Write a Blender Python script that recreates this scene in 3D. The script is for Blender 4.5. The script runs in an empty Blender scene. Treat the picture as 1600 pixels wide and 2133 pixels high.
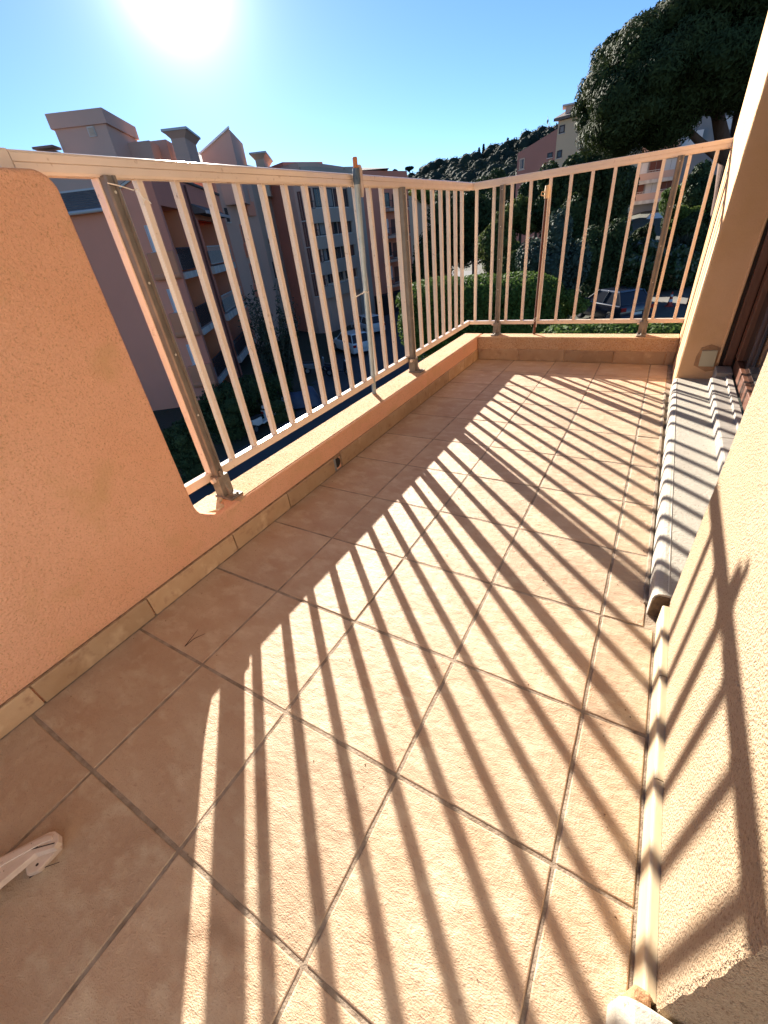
import bpy, math, random
import numpy as np
from mathutils import Vector, Matrix, Euler
random.seed(7)
rng = np.random.default_rng(7)
S = bpy.context.scene
COL = S.collection
R = math.radians

# ------------------------------------------------------------ camera, sky, sun, exposure
CAM = Vector((0.889482, -0.012459, 0.936787))
CROT = Matrix.Rotation(R(34.0696), 3, 'Z') @ Matrix.Rotation(R(56.3764), 3, 'X') @ Matrix.Rotation(R(-7.2912), 3, 'Z')
cd = bpy.data.cameras.new('camera')
cam = bpy.data.objects.new('camera', cd)
COL.objects.link(cam)
cd.sensor_fit = 'HORIZONTAL'
cd.sensor_width = 36.0
FPX = 865.44                      # focal length in pixels of the 1600 px wide photograph
cd.lens = FPX / 1600 * 36.0
cd.clip_start = 0.02
cd.clip_end = 5000
cam.matrix_world = Matrix.Translation(CAM) @ CROT.to_4x4()
S.camera = cam

SUN_AZ, SUN_EL = R(46.3), R(19.8)     # azimuth measured from +Y towards -X
SUN = Vector((-math.sin(SUN_AZ) * math.cos(SUN_EL), math.cos(SUN_AZ) * math.cos(SUN_EL), math.sin(SUN_EL)))
world = bpy.data.worlds.new('World')
S.world = world
world.use_nodes = True
wn, wl = world.node_tree.nodes, world.node_tree.links
wn.clear()
w_out = wn.new('ShaderNodeOutputWorld')
w_bg = wn.new('ShaderNodeBackground')
w_sky = wn.new('ShaderNodeTexSky')
w_sky.sky_type = 'NISHITA'
w_sky.sun_disc = False
w_sky.sun_elevation = SUN_EL
w_sky.sun_rotation = -SUN_AZ
w_sky.altitude = 50
w_sky.air_density = 0.82
w_sky.dust_density = 0.06
w_sky.ozone_density = 6.0
w_bg.inputs['Strength'].default_value = 0.05
# bright aureole of the low sun
w_tc = wn.new('ShaderNodeTexCoord')
w_dot = wn.new('ShaderNodeVectorMath'); w_dot.operation = 'DOT_PRODUCT'; w_dot.inputs[1].default_value = SUN
wl.new(w_tc.outputs['Generated'], w_dot.inputs[0])
def w_math(op, a, b=None):
    n = wn.new('ShaderNodeMath'); n.operation = op
    if isinstance(a, float): n.inputs[0].default_value = a
    else: wl.new(a, n.inputs[0])
    if b is not None:
        if isinstance(b, float): n.inputs[1].default_value = b
        else: wl.new(b, n.inputs[1])
    return n.outputs[0]
w_ang = w_math('ARCCOSINE', w_math('MINIMUM', w_dot.outputs['Value'], 1.0))
w_halo = w_math('ADD', w_math('MULTIPLY', w_math('EXPONENT', w_math('MULTIPLY', w_ang, -33.0)), 38.0), w_math('MULTIPLY', w_math('EXPONENT', w_math('MULTIPLY', w_ang, -7.0)), .9))
w_col = wn.new('ShaderNodeVectorMath'); w_col.operation = 'SCALE'; w_col.inputs[0].default_value = (1.0, .97, .90)
wl.new(w_halo, w_col.inputs['Scale'])
w_sum = wn.new('ShaderNodeVectorMath'); w_sum.operation = 'ADD'
wl.new(w_sky.outputs[0], w_sum.inputs[0]); wl.new(w_col.outputs[0], w_sum.inputs[1])
wl.new(w_sum.outputs[0], w_bg.inputs['Color'])
wl.new(w_bg.outputs[0], w_out.inputs['Surface'])
sl = bpy.data.lights.new('sun', 'SUN')
sl.energy = 5.0
sl.angle = R(0.53)
sl.color = (1.0, 0.93, 0.82)
sun = bpy.data.objects.new('sun', sl)
COL.objects.link(sun)
sun.rotation_euler = SUN.to_track_quat('Z', 'Y').to_euler()
S.view_settings.view_transform = 'Standard'
S.view_settings.look = 'None'
S.view_settings.gamma = 1.0
S.view_settings.use_curve_mapping = False
S.view_settings.exposure = 1.93
S.cycles.max_bounces = 10
S.cycles.diffuse_bounces = 5
S.cycles.transparent_max_bounces = 8
S.cycles.use_denoising = True
S.cycles.sample_clamp_indirect = 8.0

# ------------------------------------------------------------ helpers: points seen along a pixel of the photo
def ray(u, v):
    d = CROT @ Vector(((u - 800) / FPX, -(v - 1066.5) / FPX, -1.0))
    return d.normalized()
def at(u, v, D):
    """point at horizontal distance D in the direction of photo pixel (u, v)"""
    d = ray(u, v)
    return CAM + d * (D / math.hypot(d.x, d.y))
def hit(u, v, P0, n):
    d = ray(u, v)
    return CAM + d * ((Vector(P0) - CAM).dot(n) / d.dot(n))
def depth(P):
    return -((P - CAM) @ CROT).z if False else -(CROT.transposed() @ (Vector(P) - CAM)).z

# ------------------------------------------------------------ helpers: meshes and objects
class MB:
    def __init__(s):
        s.v, s.f = [], []
    def add(s, vs, fs):
        o = len(s.v)
        s.v += [tuple(p) for p in vs]
        s.f += [tuple(i + o for i in f) for f in fs]
        return s
    def hexa(s, p):
        return s.add(p, [(0, 3, 2, 1), (4, 5, 6, 7), (0, 1, 5, 4), (1, 2, 6, 5), (2, 3, 7, 6), (3, 0, 4, 7)])
    def box(s, x0, x1, y0, y1, z0, z1, M=None):
        p = [Vector(q) for q in ((x0, y0, z0), (x1, y0, z0), (x1, y1, z0), (x0, y1, z0), (x0, y0, z1), (x1, y0, z1), (x1, y1, z1), (x0, y1, z1))]
        if M is not None: p = [M @ q for q in p]
        return s.hexa(p)
    def prism(s, poly, fn, a, b):
        """extrude a 2D polygon: fn(p, t) maps a polygon point at parameter t to 3D"""
        n = len(poly)
        vs = [fn(p, a) for p in poly] + [fn(p, b) for p in poly]
        fs = [tuple(range(n))[::-1], tuple(range(n, 2 * n))] + [(i, (i + 1) % n, (i + 1) % n + n, i + n) for i in range(n)]
        return s.add(vs, fs)
    def tube(s, pts, r, n=8, cap=True):
        pts = [Vector(p) for p in pts]
        rs = r if isinstance(r, (list, tuple)) else [r] * len(pts)
        vs, fs = [], []
        up = None
        for i, P in enumerate(pts):
            d = (pts[min(i + 1, len(pts) - 1)] - pts[max(i - 1, 0)]).normalized()
            if up is None:
                up = Vector((0, 0, 1)) if abs(d.z) < .9 else Vector((1, 0, 0))
            x = d.cross(up).normalized(); y = x.cross(d).normalized(); up = y
            for k in range(n):
                a = 2 * math.pi * k / n
                vs.append(P + (x * math.cos(a) + y * math.sin(a)) * rs[i])
        for i in range(len(pts) - 1):
            for k in range(n):
                fs.append((i * n + k, i * n + (k + 1) % n, (i + 1) * n + (k + 1) % n, (i + 1) * n + k))
        if cap:
            fs.append(tuple(range(n))[::-1]); fs.append(tuple(range((len(pts) - 1) * n, len(pts) * n)))
        return s.add(vs, fs)
    def lathe(s, prof, c, n=16):
        vs, fs = [], []
        for r_, z in prof:
            for k in range(n):
                a = 2 * math.pi * k / n
                vs.append((c[0] + r_ * math.cos(a), c[1] + r_ * math.sin(a), c[2] + z))
        for i in range(len(prof) - 1):
            for k in range(n):
                fs.append((i * n + k, i * n + (k + 1) % n, (i + 1) * n + (k + 1) % n, (i + 1) * n + k))
        fs.append(tuple(range(n))[::-1]); fs.append(tuple(range((len(prof) - 1) * n, len(prof) * n)))
        return s.add(vs, fs)
    def mesh(s, name, mat):
        me = bpy.data.meshes.new(name)
        me.from_pydata(s.v, [], s.f)
        me.materials.append(mat)
        me.validate()
        import bmesh
        b = bmesh.new(); b.from_mesh(me)
        bmesh.ops.recalc_face_normals(b, faces=b.faces)
        b.to_mesh(me); b.free()
        return me
    def build(s, name, mat, parent=None, bevel=0, seg=2, smooth=False, M=None):
        me = s.mesh(name, mat)
        if M is not None: me.transform(M)
        return link(name, me, parent, bevel, seg, smooth)
def link(name, me, parent=None, bevel=0, seg=2, smooth=False):
    o = bpy.data.objects.new(name, me)
    COL.objects.link(o)
    if parent is not None:
        o.parent = parent
        # meshes are written in world coordinates: cancel the parent's own placing
        o.matrix_parent_inverse = parent_world(parent).inverted()
    if bevel:
        m = o.modifiers.new('bevel', 'BEVEL'); m.width = bevel; m.segments = seg; m.limit_method = 'ANGLE'; m.angle_limit = R(35)
    if smooth:
        for p_ in me.polygons: p_.use_smooth = True
    return o
def parent_world(o):
    M = o.matrix_basis.copy()
    while o.parent is not None:
        M = o.parent.matrix_basis @ o.matrix_parent_inverse @ M if False else parent_world(o.parent) @ o.matrix_parent_inverse @ M
        break
    return M
def tag(o, label, cat=None, group=None, kind=None):
    if label: o['label'] = label
    if cat: o['category'] = cat
    if group: o['group'] = group
    if kind: o['kind'] = kind
    return o
def thing(name, label, cat, loc=(0, 0, 0), rz=0, group=None):
    o = bpy.data.objects.new(name, None)
    COL.objects.link(o)
    o.location = loc; o.rotation_euler = (0, 0, rz)
    o.empty_display_size = .2
    return tag(o, label, cat, group)
def local(name, mb, mat, parent, bevel=0, seg=2, smooth=False):
    """a part written in its parent's own coordinates"""
    o = bpy.data.objects.new(name, mb.mesh(name, mat))
    COL.objects.link(o); o.parent = parent
    if bevel:
        m = o.modifiers.new('bevel', 'BEVEL'); m.width = bevel; m.segments = seg; m.limit_method = 'ANGLE'; m.angle_limit = R(35)
    if smooth:
        for p_ in o.data.polygons: p_.use_smooth = True
    return o
def copy_thing(root, loc, rz, label=None, scale=None):
    r = root.copy(); COL.objects.link(r)
    r.location = loc; r.rotation_euler = (0, 0, rz)
    if scale: r.scale = (scale,) * 3
    if label: r['label'] = label
    for ch in list(root.children):
        c = ch.copy(); COL.objects.link(c); c.parent = r
        for g in list(ch.children):
            d = g.copy(); COL.objects.link(d); d.parent = c
    return r

# ------------------------------------------------------------ materials
def mat(name, col, rough=.8, var=None, vscale=6, bump=0, bscale=60, bdetail=6, metal=0, spec=.5, rnd=0, speck=None, stretch=None, island=0, trans=0, bdist=.01, fine=None):
    m = bpy.data.materials.new(name)
    m.use_nodes = True
    nt = m.node_tree; N, L = nt.nodes, nt.links
    b = N['Principled BSDF']
    b.inputs['Roughness'].default_value = rough
    b.inputs['Metallic'].default_value = metal
    b.inputs['Specular IOR Level'].default_value = spec
    geo = N.new('ShaderNodeNewGeometry')
    pos = geo.outputs['Position']
    if stretch:
        vm = N.new('ShaderNodeVectorMath'); vm.operation = 'MULTIPLY'; vm.inputs[1].default_value = stretch
        L.new(pos, vm.inputs[0]); pos = vm.outputs[0]
    rgb = N.new('ShaderNodeRGB'); rgb.outputs[0].default_value = (*col, 1)
    c = rgb.outputs[0]
    def noise(sc, det=5, rg=.55):
        n = N.new('ShaderNodeTexNoise'); n.inputs['Scale'].default_value = sc; n.inputs['Detail'].default_value = det; n.inputs['Roughness'].default_value = rg
        L.new(pos, n.inputs['Vector']); return n.outputs['Fac']
    def mix(fac, A, Bc, lo=.35, hi=.65, mode='MIX'):
        mr = N.new('ShaderNodeMapRange'); mr.inputs[1].default_value = lo; mr.inputs[2].default_value = hi
        L.new(fac, mr.inputs[0])
        x = N.new('ShaderNodeMix'); x.data_type = 'RGBA'; x.blend_type = mode
        L.new(mr.outputs[0], x.inputs[0]); L.new(A, x.inputs[6])
        if isinstance(Bc, tuple): x.inputs[7].default_value = (*Bc, 1)
        else: L.new(Bc, x.inputs[7])
        return x.outputs[2]
    if var: c = mix(noise(vscale), c, var)
    if speck:                       # (colour, scale, lo, hi)
        for sc_, s_, lo, hi in ([speck] if isinstance(speck[0], tuple) and len(speck) == 4 and not isinstance(speck[1], tuple) else speck):
            c = mix(noise(s_, 3, .6), c, sc_, lo, hi)
    if rnd or island:
        src = N.new('ShaderNodeObjectInfo').outputs['Random'] if rnd else geo.outputs['Random Per Island']
        amt = rnd or island
        mr = N.new('ShaderNodeMapRange'); mr.inputs[3].default_value = 1 - amt; mr.inputs[4].default_value = 1 + amt
        L.new(src, mr.inputs[0])
        x = N.new('ShaderNodeVectorMath'); x.operation = 'SCALE'
        L.new(c, x.inputs[0]); L.new(mr.outputs[0], x.inputs['Scale']); c = x.outputs[0]
    L.new(c, b.inputs['Base Color'])
    if bump:
        bn = N.new('ShaderNodeBump'); bn.inputs['Strength'].default_value = bump; bn.inputs['Distance'].default_value = bdist
        L.new(noise(bscale, bdetail, .62), bn.inputs['Height'])
        last = bn
        if fine:                    # (scale, strength, distance) of a second, finer relief
            b2_ = N.new('ShaderNodeBump'); b2_.inputs['Strength'].default_value = fine[1]; b2_.inputs['Distance'].default_value = fine[2]
            L.new(noise(fine[0], 3, .6), b2_.inputs['Height']); L.new(bn.outputs[0], b2_.inputs['Normal']); last = b2_
        L.new(last.outputs[0], b.inputs['Normal'])
    if trans:
        t_ = N.new('ShaderNodeBsdfTranslucent'); L.new(c, t_.inputs['Color'])
        ms = N.new('ShaderNodeMixShader'); ms.inputs[0].default_value = trans
        L.new(b.outputs[0], ms.inputs[1]); L.new(t_.outputs[0], ms.inputs[2])
        L.new(ms.outputs[0], N['Material Output'].inputs['Surface'])
    return m
M = {}
M['tile'] = mat('tile', (.520, .368, .236), .62, var=(.455, .292, .176), vscale=6, bump=.7, bscale=26, bdetail=10, bdist=.008, rnd=.11, fine=(300, .85, .0022),
                speck=(((.58, .44, .29), 11, .5, .72), ((.36, .22, .14), 70, .62, .8), ((.33, .21, .14), 300, .60, .76), ((.26, .16, .09), 3.2, .66, .80)), stretch=(1, 1.6, 1))
M['skirt'] = mat('skirting_tile', (.39, .235, .12), .6, var=(.45, .295, .165), vscale=9, bump=.35, bscale=60, bdist=.005, rnd=.22, speck=(((.28, .15, .08), 26, .56, .78), ((.60, .42, .25), 14, .58, .8)))
M['skirt_pale'] = mat('skirting_pale', (.46, .35, .215), .55, var=(.51, .41, .27), vscale=9, stretch=(3, .6, 3), bump=.15, bscale=60, bdist=.003, rnd=.05)
M['grout'] = mat('grout', (.37, .29, .215), .95, var=(.21, .15, .10), vscale=24, bump=.9, bscale=200, bdist=.004)
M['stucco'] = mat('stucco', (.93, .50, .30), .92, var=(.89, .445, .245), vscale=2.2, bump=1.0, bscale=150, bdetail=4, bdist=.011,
                  speck=(((.66, .33, .16), 210, .55, .70), ((.78, .43, .21), 5, .54, .75), ((.62, .33, .17), 1.7, .64, .80)), fine=(520, .5, .002))  # orange paint with the warm bounce light added into its colour
M['stucco_pale'] = mat('stucco_pale', (.53, .385, .25), .92, var=(.49, .345, .21), vscale=4, bump=1.0, bscale=250, bdetail=2, bdist=.011, speck=((.33, .20, .11), 290, .545, .66), fine=(600, .6, .002))  # sunlit copy of the parapet's paint, less orange
M['stucco_pier'] = mat('stucco_pier', (.74, .45, .24), .92, var=(.66, .38, .17), vscale=3, bump=.6, bscale=150, bdetail=4, bdist=.004)
M['kerb'] = mat('kerb_render', (.64, .40, .22), .92, var=(.58, .34, .17), vscale=7, bump=1.0, bscale=150, bdetail=4, bdist=.010,
                speck=(((.42, .20, .08), 120, .52, .66), ((.70, .58, .44), 170, .58, .7), ((.30, .17, .08), 260, .62, .74)))
M['patch'] = mat('cement_patch', (.74, .60, .42), .95, bump=.9, bscale=190, bdist=.005, var=(.6, .42, .24), vscale=80)
M['rail'] = mat('painted_rail', (.78, .63, .50), .30, var=(.74, .59, .46), vscale=10, bump=.06, bscale=400, bdist=.001, speck=(((.44, .29, .18), 45, .64, .78), ((.30, .15, .07), 16, .70, .80)))
M['rail'].node_tree.nodes['Principled BSDF'].inputs['Coat Weight'].default_value = .25
M['bronze'] = mat('bronze_post', (.15, .122, .098), .4, metal=.35, var=(.20, .165, .13), vscale=20)
M['bronze_grey'] = mat('grey_shoe', (.17, .14, .11), .55, metal=.3, var=(.27, .22, .17), vscale=30)
M['slab_rivet'] = mat('rivet', (.60, .55, .46), .4)
M['zinc'] = mat('galvanised', (.30, .36, .38), .5, metal=.4, var=(.38, .43, .44), vscale=14, speck=((.2, .12, .07), 50, .68, .74))
M['bluewrap'] = mat('blue_wrap', (.06, .11, .16), .6, var=(.1, .15, .2), vscale=60)
M['orange_tip'] = mat('orange_tip', (.56, .20, .07), .6)
M['white_plastic'] = mat('white_plastic', (.62, .48, .38), .45, var=(.54, .41, .31), vscale=40, speck=((.12, .08, .05), 130, .68, .74))
M['string'] = mat('string', (.78, .72, .62), .9)
M['rust'] = mat('rusty_pole', (.10, .030, .016), .8, var=(.16, .06, .03), vscale=60, bump=.4, bscale=200, bdist=.002)
M['tape'] = mat('cream_tape', (.72, .50, .28), .6)
M['step'] = mat('cement_step', (.43, .39, .32), .88, var=(.36, .32, .26), vscale=7, bump=.6, bscale=120, bdist=.004, speck=((.20, .16, .12), 130, .63, .72))
M['sill'] = mat('stone_sill', (.34, .30, .255), .75, var=(.26, .225, .19), vscale=26, bump=.3, bscale=120, bdist=.003)
M['wood'] = mat('brown_frame', (.10, .035, .018), .4, var=(.14, .055, .03), vscale=12, stretch=(12, 12, 1.2), bump=.15, bscale=30, bdist=.001)
M['wood_dark'] = mat('dark_reveal', (.045, .022, .014), .6)
M['plaster_dark'] = mat('rough_mortar', (.17, .115, .07), .95, bump=.9, bscale=90, bdist=.01, var=(.1, .065, .04), vscale=50)
M['plate'] = mat('cover_plate', (.50, .44, .29), .5)
M['plaster_grey'] = mat('patch_plaster', (.46, .26, .13), .95, bump=.8, bscale=60, bdist=.01, var=(.38, .2, .1), vscale=20)
M['dirt'] = mat('grime', (.16, .095, .05), .95, var=(.3, .18, .1), vscale=40)
M['hole'] = mat('drain_pipe', (.20, .20, .19), .7)
M['needle'] = mat('pine_needle', (.035, .018, .014), .8)
def glass_mat(name, col, rough=.04, spec=.5):
    return mat(name, col, rough, spec=spec)
M['door_glass'] = glass_mat('door_glass', (.006, .006, .008), .02, 1.0)
M['win_glass'] = glass_mat('window_glass', (.030, .034, .045), .08)
M['curtain'] = mat('curtain', (.30, .27, .25), .9, var=(.2, .18, .17), vscale=6, stretch=(4, 4, .3))
M['pink'] = mat('pink_render', (.80, .30, .19), .95, var=(.75, .28, .175), vscale=.35, bump=.2, bscale=20, bdist=.02)
M['orange'] = mat('orange_render', (.70, .26, .13), .95, var=(.65, .24, .12), vscale=.5)
M['redpink'] = mat('red_pink_render', (.68, .235, .15), .95, var=(.63, .215, .14), vscale=.4)
M['beige'] = mat('beige_render', (.45, .345, .28), .95, var=(.41, .31, .25), vscale=.4)
M['gable_pink'] = mat('gable_render', (.40, .19, .145), .95, var=(.37, .17, .13), vscale=.2)
M['cream'] = mat('cream_render', (.58, .43, .28), .95, var=(.54, .40, .26), vscale=.2)
M['grey_beige'] = mat('grey_beige_render', (.60, .44, .32), .95, var=(.56, .41, .30), vscale=.4)
M['mauve'] = mat('mauve_render', (.61, .38, .29), .95, var=(.56, .35, .27), vscale=.4)
M['shade_grey'] = mat('grey_render', (.26, .25, .25), .95, var=(.22, .21, .21), vscale=.5)  # the pine's shade on the pale facade is put into this grey
M['slab'] = mat('white_slab', (.62, .56, .50), .9, var=(.45, .38, .33), vscale=2.5, stretch=(1, 1, .3))
M['shutter'] = mat('pale_shutter', (.62, .60, .60), .7)
M['ochre'] = mat('ochre_blind', (.40, .22, .09), .85, var=(.34, .17, .07), vscale=1.5)
M['darkrail'] = mat('dark_railing', (.035, .025, .028), .6)
M['whiterail'] = mat('white_railing', (.58, .54, .5), .6)
M['roof'] = mat('roof_tile', (.115, .095, .09), .9, var=(.16, .125, .11), vscale=5, bump=.4, bscale=14, bdist=.05)
M['bright_verge'] = mat('white_verge', (.85, .83, .80), .35)  # sun glare on the verge put into a near-white colour
M['flash'] = mat('zinc_flashing', (.50, .46, .44), .5, metal=.2)
M['brownsh'] = mat('brown_shutter', (.15, .05, .035), .8)
M['dark'] = mat('dark_opening', (.012, .010, .010), .9)
M['asphalt'] = mat('asphalt', (.050, .050, .055), .92, var=(.065, .063, .064), vscale=.8, bump=.3, bscale=60, bdist=.01)
M['concrete_road'] = mat('pale_road', (.17, .155, .13), .95, var=(.12, .11, .095), vscale=.6, bump=.3, bscale=40, bdist=.01)
M['soil'] = mat('soil', (.050, .042, .026), .97, var=(.035, .040, .018), vscale=.5, bump=.5, bscale=8, bdist=.1)
M['hillside'] = mat('hillside', (.035, .042, .022), .97, var=(.05, .05, .03), vscale=.03)
M['bark'] = mat('pine_bark', (.095, .045, .028), .95, var=(.14, .075, .05), vscale=4, bump=.8, bscale=12, bdist=.05, stretch=(1, 1, .3))
M['bark_grey'] = mat('grey_bark', (.09, .07, .05), .95, bump=.6, bscale=16, bdist=.03)
def leaf(name, col, var, vs=1.2, isl=.35, tr=.25, rough=.75):
    return mat(name, col, rough, var=var, vscale=vs, island=isl, trans=tr, spec=.12)
M['pine_leaf'] = leaf('pine_foliage', (.034, .050, .016), (.050, .064, .022), .45, .25, .12)
M['dark_leaf'] = leaf('dark_foliage', (.034, .056, .022), (.055, .076, .028), 1.0, .45, .12)
M['blue_leaf'] = leaf('blue_green_foliage', (.045, .068, .052), (.060, .084, .062), 1.5, .4, .12)
M['hedge_leaf'] = leaf('hedge_foliage', (.060, .105, .022), (.090, .135, .028), 2.0, .4, .3)
M['olive_leaf'] = leaf('olive_foliage', (.10, .125, .034), (.075, .095, .03), 1.0, .4, .25)
M['yellow_leaf'] = leaf('yellow_green_foliage', (.13, .17, .035), (.10, .14, .03), 2.0, .4, .3)
M['grey_leaf'] = leaf('grey_green_foliage', (.060, .072, .050), (.045, .055, .036), 1.5, .45, .2)
M['glossy_leaf'] = mat('glossy_foliage', (.035, .060, .020), .28, var=(.05, .08, .03), vscale=2, island=.5, spec=.6, trans=.1)
M['hill_leaf'] = leaf('hill_foliage', (.034, .046, .032), (.022, .033, .024), .02, .25, .1, .85)
def paint(name, col, rough=.25, metal=0.0):
    m = mat(name, col, rough, metal=metal)
    m.node_tree.nodes['Principled BSDF'].inputs['Coat Weight'].default_value = .6
    m.node_tree.nodes['Principled BSDF'].inputs['Coat Roughness'].default_value = .06
    return m
M['white_paint'] = paint('white_paint', (.70, .70, .68))
M['grey_paint'] = paint('grey_paint', (.22, .23, .25), .3, .4)
M['dark_paint'] = paint('dark_blue_paint', (.012, .016, .030), .25)
M['tyre'] = mat('tyre', (.014, .014, .014), .85)
M['alloy'] = mat('alloy', (.35, .35, .36), .35, metal=.8)
M['lamp_red'] = mat('tail_lamp', (.35, .015, .012), .2)
M['lamp_clear'] = mat('head_lamp', (.55, .55, .55), .15)
M['plate_white'] = mat('number_plate', (.6, .6, .56), .5)
M['cone_red'] = mat('cone_red', (.50, .04, .02), .6)
M['cone_white'] = mat('cone_white', (.72, .70, .68), .6)
M['tarp'] = mat('blue_tarp', (.030, .045, .085), .5, var=(.05, .07, .12), vscale=3, bump=.5, bscale=5, bdist=.05)
M['seat_black'] = mat('black_seat', (.015, .014, .014), .5)
M['bird'] = mat('bird_feather', (.03, .03, .035), .8)

# ============================================================ THE BALCONY
T = .31
XL, XR, YF = -.298, 1.06, 3.404        # skirting faces left / right, far wall
# ---- floor: a grout bed with every tile laid on it
fl = tag(MB().box(-.50, 1.12, -1.6, 3.56, -.20, -.0019).build('balcony_floor', M['grout']), 'balcony floor of square peach stone tiles with recessed grey joints', kind='structure')
tile_cache = {}
def tile(x0, x1, y0, y1):
    w, h = round(x1 - x0, 3), round(y1 - y0, 3)
    if (w, h) not in tile_cache:
        mb = MB()
        # slightly wavy edge: pieces of natural-edge stoneware
        poly = []
        for (ax, ay, bx, by) in ((-w/2, -h/2, w/2, -h/2), (w/2, -h/2, w/2, h/2), (w/2, h/2, -w/2, h/2), (-w/2, h/2, -w/2, -h/2)):
            for k in range(5):
                t = k / 5; j = .0 if k == 0 else random.uniform(-.0009, .0006)
                nx, ny = (by - ay), -(bx - ax); ln = math.hypot(nx, ny)
                poly.append((ax + (bx - ax) * t + nx / ln * j, ay + (by - ay) * t + ny / ln * j))
        mb.prism(poly, lambda p, t: (p[0], p[1], t), -.012, 0)
        tile_cache[(w, h)] = mb.mesh('tile', M['tile'])
    o = bpy.data.objects.new('tile', tile_cache[(w, h)])
    COL.objects.link(o); o.parent = fl
    o.location = ((x0 + x1) / 2 + random.uniform(-.0005, .0005), (y0 + y1) / 2 + random.uniform(-.0005, .0005), random.uniform(-.0008, .0004))
    o.rotation_euler = (random.uniform(-.0012, .0012), random.uniform(-.0012, .0012), random.uniform(-.002, .002))
    m = o.modifiers.new('bevel', 'BEVEL'); m.width = .0022; m.segments = 2; m.limit_method = 'ANGLE'; m.angle_limit = R(50)
J = .0033
xs = [-.2985, 0, .31, .62, .93, 1.05]
for i in range(5):
    for j in range(-5, 11):
        y1 = min((j + 1) * T, YF - .002)
        x1 = xs[i + 1] - J
        if i == 4:
            x1 = 1.052 if j * T < .9 else 1.030
        tile(xs[i] + (J if i else .004), x1, j * T + J, y1 - J)

# ---- left parapet wall running into the low kerb
def arc(cx, cy, r, a0, a1, n):
    return [(cx + r * math.cos(R(a0 + (a1 - a0) * k / n)), cy + r * math.sin(R(a0 + (a1 - a0) * k / n))) for k in range(n + 1)]
KZ = .167
par = thing('parapet', 'orange rough rendered parapet wall on the left running into the low kerb under the railing', 'wall', (-.38, .3, 0))
WX0, WX1 = -.466, -.308
prof = [(-1.6, -.30), (-1.6, 1.13)] + arc(.602, 1.088, .042, 90, 0, 6) + [(.643, .8), (.641, .5)] + arc(.735, KZ + .095, .095, 180, 262, 8) + [(.80, KZ), (3.40, KZ), (3.545, KZ), (3.545, -.30)]
wall = MB().prism(prof, lambda p, t: (t, p[0], p[1]), WX0, WX1).build('wall_panel', M['stucco'], par, bevel=.009, seg=3)
MB().prism([(WX0 + .004, .775), (WX0 + .16, .815), (WX1 - .012, .86), (WX1 - .009, 3.54), (WX0 + .004, 3.54)], lambda p, t: (p[0], p[1], t), KZ - .004, KZ + .0022).build('kerb_top', M['kerb'], par, bevel=.0015)
fk = MB().box(WX1 + .0015, 1.058, YF + .006, 3.545, -.30, KZ + .001).build('far_kerb', M['kerb'], par, bevel=.006, seg=3)
# pale cement patch where the wall meets the kerb
pp = [(-.455, .70), (-.40, .685), (-.36, .70), (-.335, .735), (-.338, .765), (-.37, .772), (-.385, .80), (-.425, .81), (-.462, .79)]
MB().prism(pp, lambda p, t: (p[0], p[1], t), KZ - .004, KZ + .006).build('cement_patch', M['patch'], par, bevel=.003)
MB().box(WX1 - .002, XL - .004, -1.2, 3.40, .060, .0755).build('skirting_joint', M['dirt'], par)
# skirting tiles along the left: joints read from the photo; a gap stays open for the drain
sk_mesh = {}
def skirt(parent, a, b, axis, face, z1, depth_, material, sign):
    L = round(b - a, 3)
    key = (L, axis, z1, material.name, sign)
    if key not in sk_mesh:
        r_ = min(.005, depth_ * .6)
        pr = [(0, 0), (0, z1 - r_)] + [(-(r_ - r_ * math.cos(R(q))) , z1 - r_ + r_ * math.sin(R(q))) for q in (30, 60, 90)] + [(-depth_, z1), (-depth_, 0)]
        mb = MB()
        if axis == 'y': mb.prism(pr, lambda p, t: (sign * p[0], t, p[1]), -L / 2, L / 2)
        else: mb.prism(pr, lambda p, t: (t, sign * p[0], p[1]), -L / 2, L / 2)
        sk_mesh[key] = mb.mesh('skirting_tile', material)
    o = bpy.data.objects.new('skirting_tile', sk_mesh[key])
    COL.objects.link(o); o.parent = parent
    o.matrix_parent_inverse = parent_world(parent).inverted()
    o.location = (face, (a + b) / 2, 0) if axis == 'y' else ((a + b) / 2, face, 0)
    o.rotation_euler = (0, random.uniform(-.01, .01) if axis == 'y' else 0, random.uniform(-.002, .002))
sj = [-1.2, -.9, -.6, -.28, .035, .37, .728, 1.036, 1.372]
for a, b in zip(sj[:-1], sj[1:]): skirt(par, a + .0025, b - .0025, 'y', XL, .072, .012, M['skirt'], 1)
for a, b in ((1.432, 1.80), (1.80, 2.10), (2.10, 2.45), (2.45, 2.79), (2.79, 3.10), (3.10, 3.40)): skirt(par, a + .002, b - .002, 'y', XL, .078, .012, M['skirt'], 1)
for a, b in ((-.296, .031), (.031, .366), (.366, .692), (.692, 1.005), (1.005, 1.055)): skirt(par, a + .003, b - .003, 'x', YF, .083, .012, M['skirt'], -1)
# drain mouth in the gap
MB().prism(arc(1.402, .035, .026, 0, 360, 14)[:-1], lambda p, t: (t, p[0], p[1]), WX1 - .002, WX1 + .004).build('drain_outlet', M['dark'], par)
MB().box(WX1 + .002, XL - .001, 1.374, 1.388, .002, .066).build('drain_lip', M['hole'], par, bevel=.002)

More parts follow.
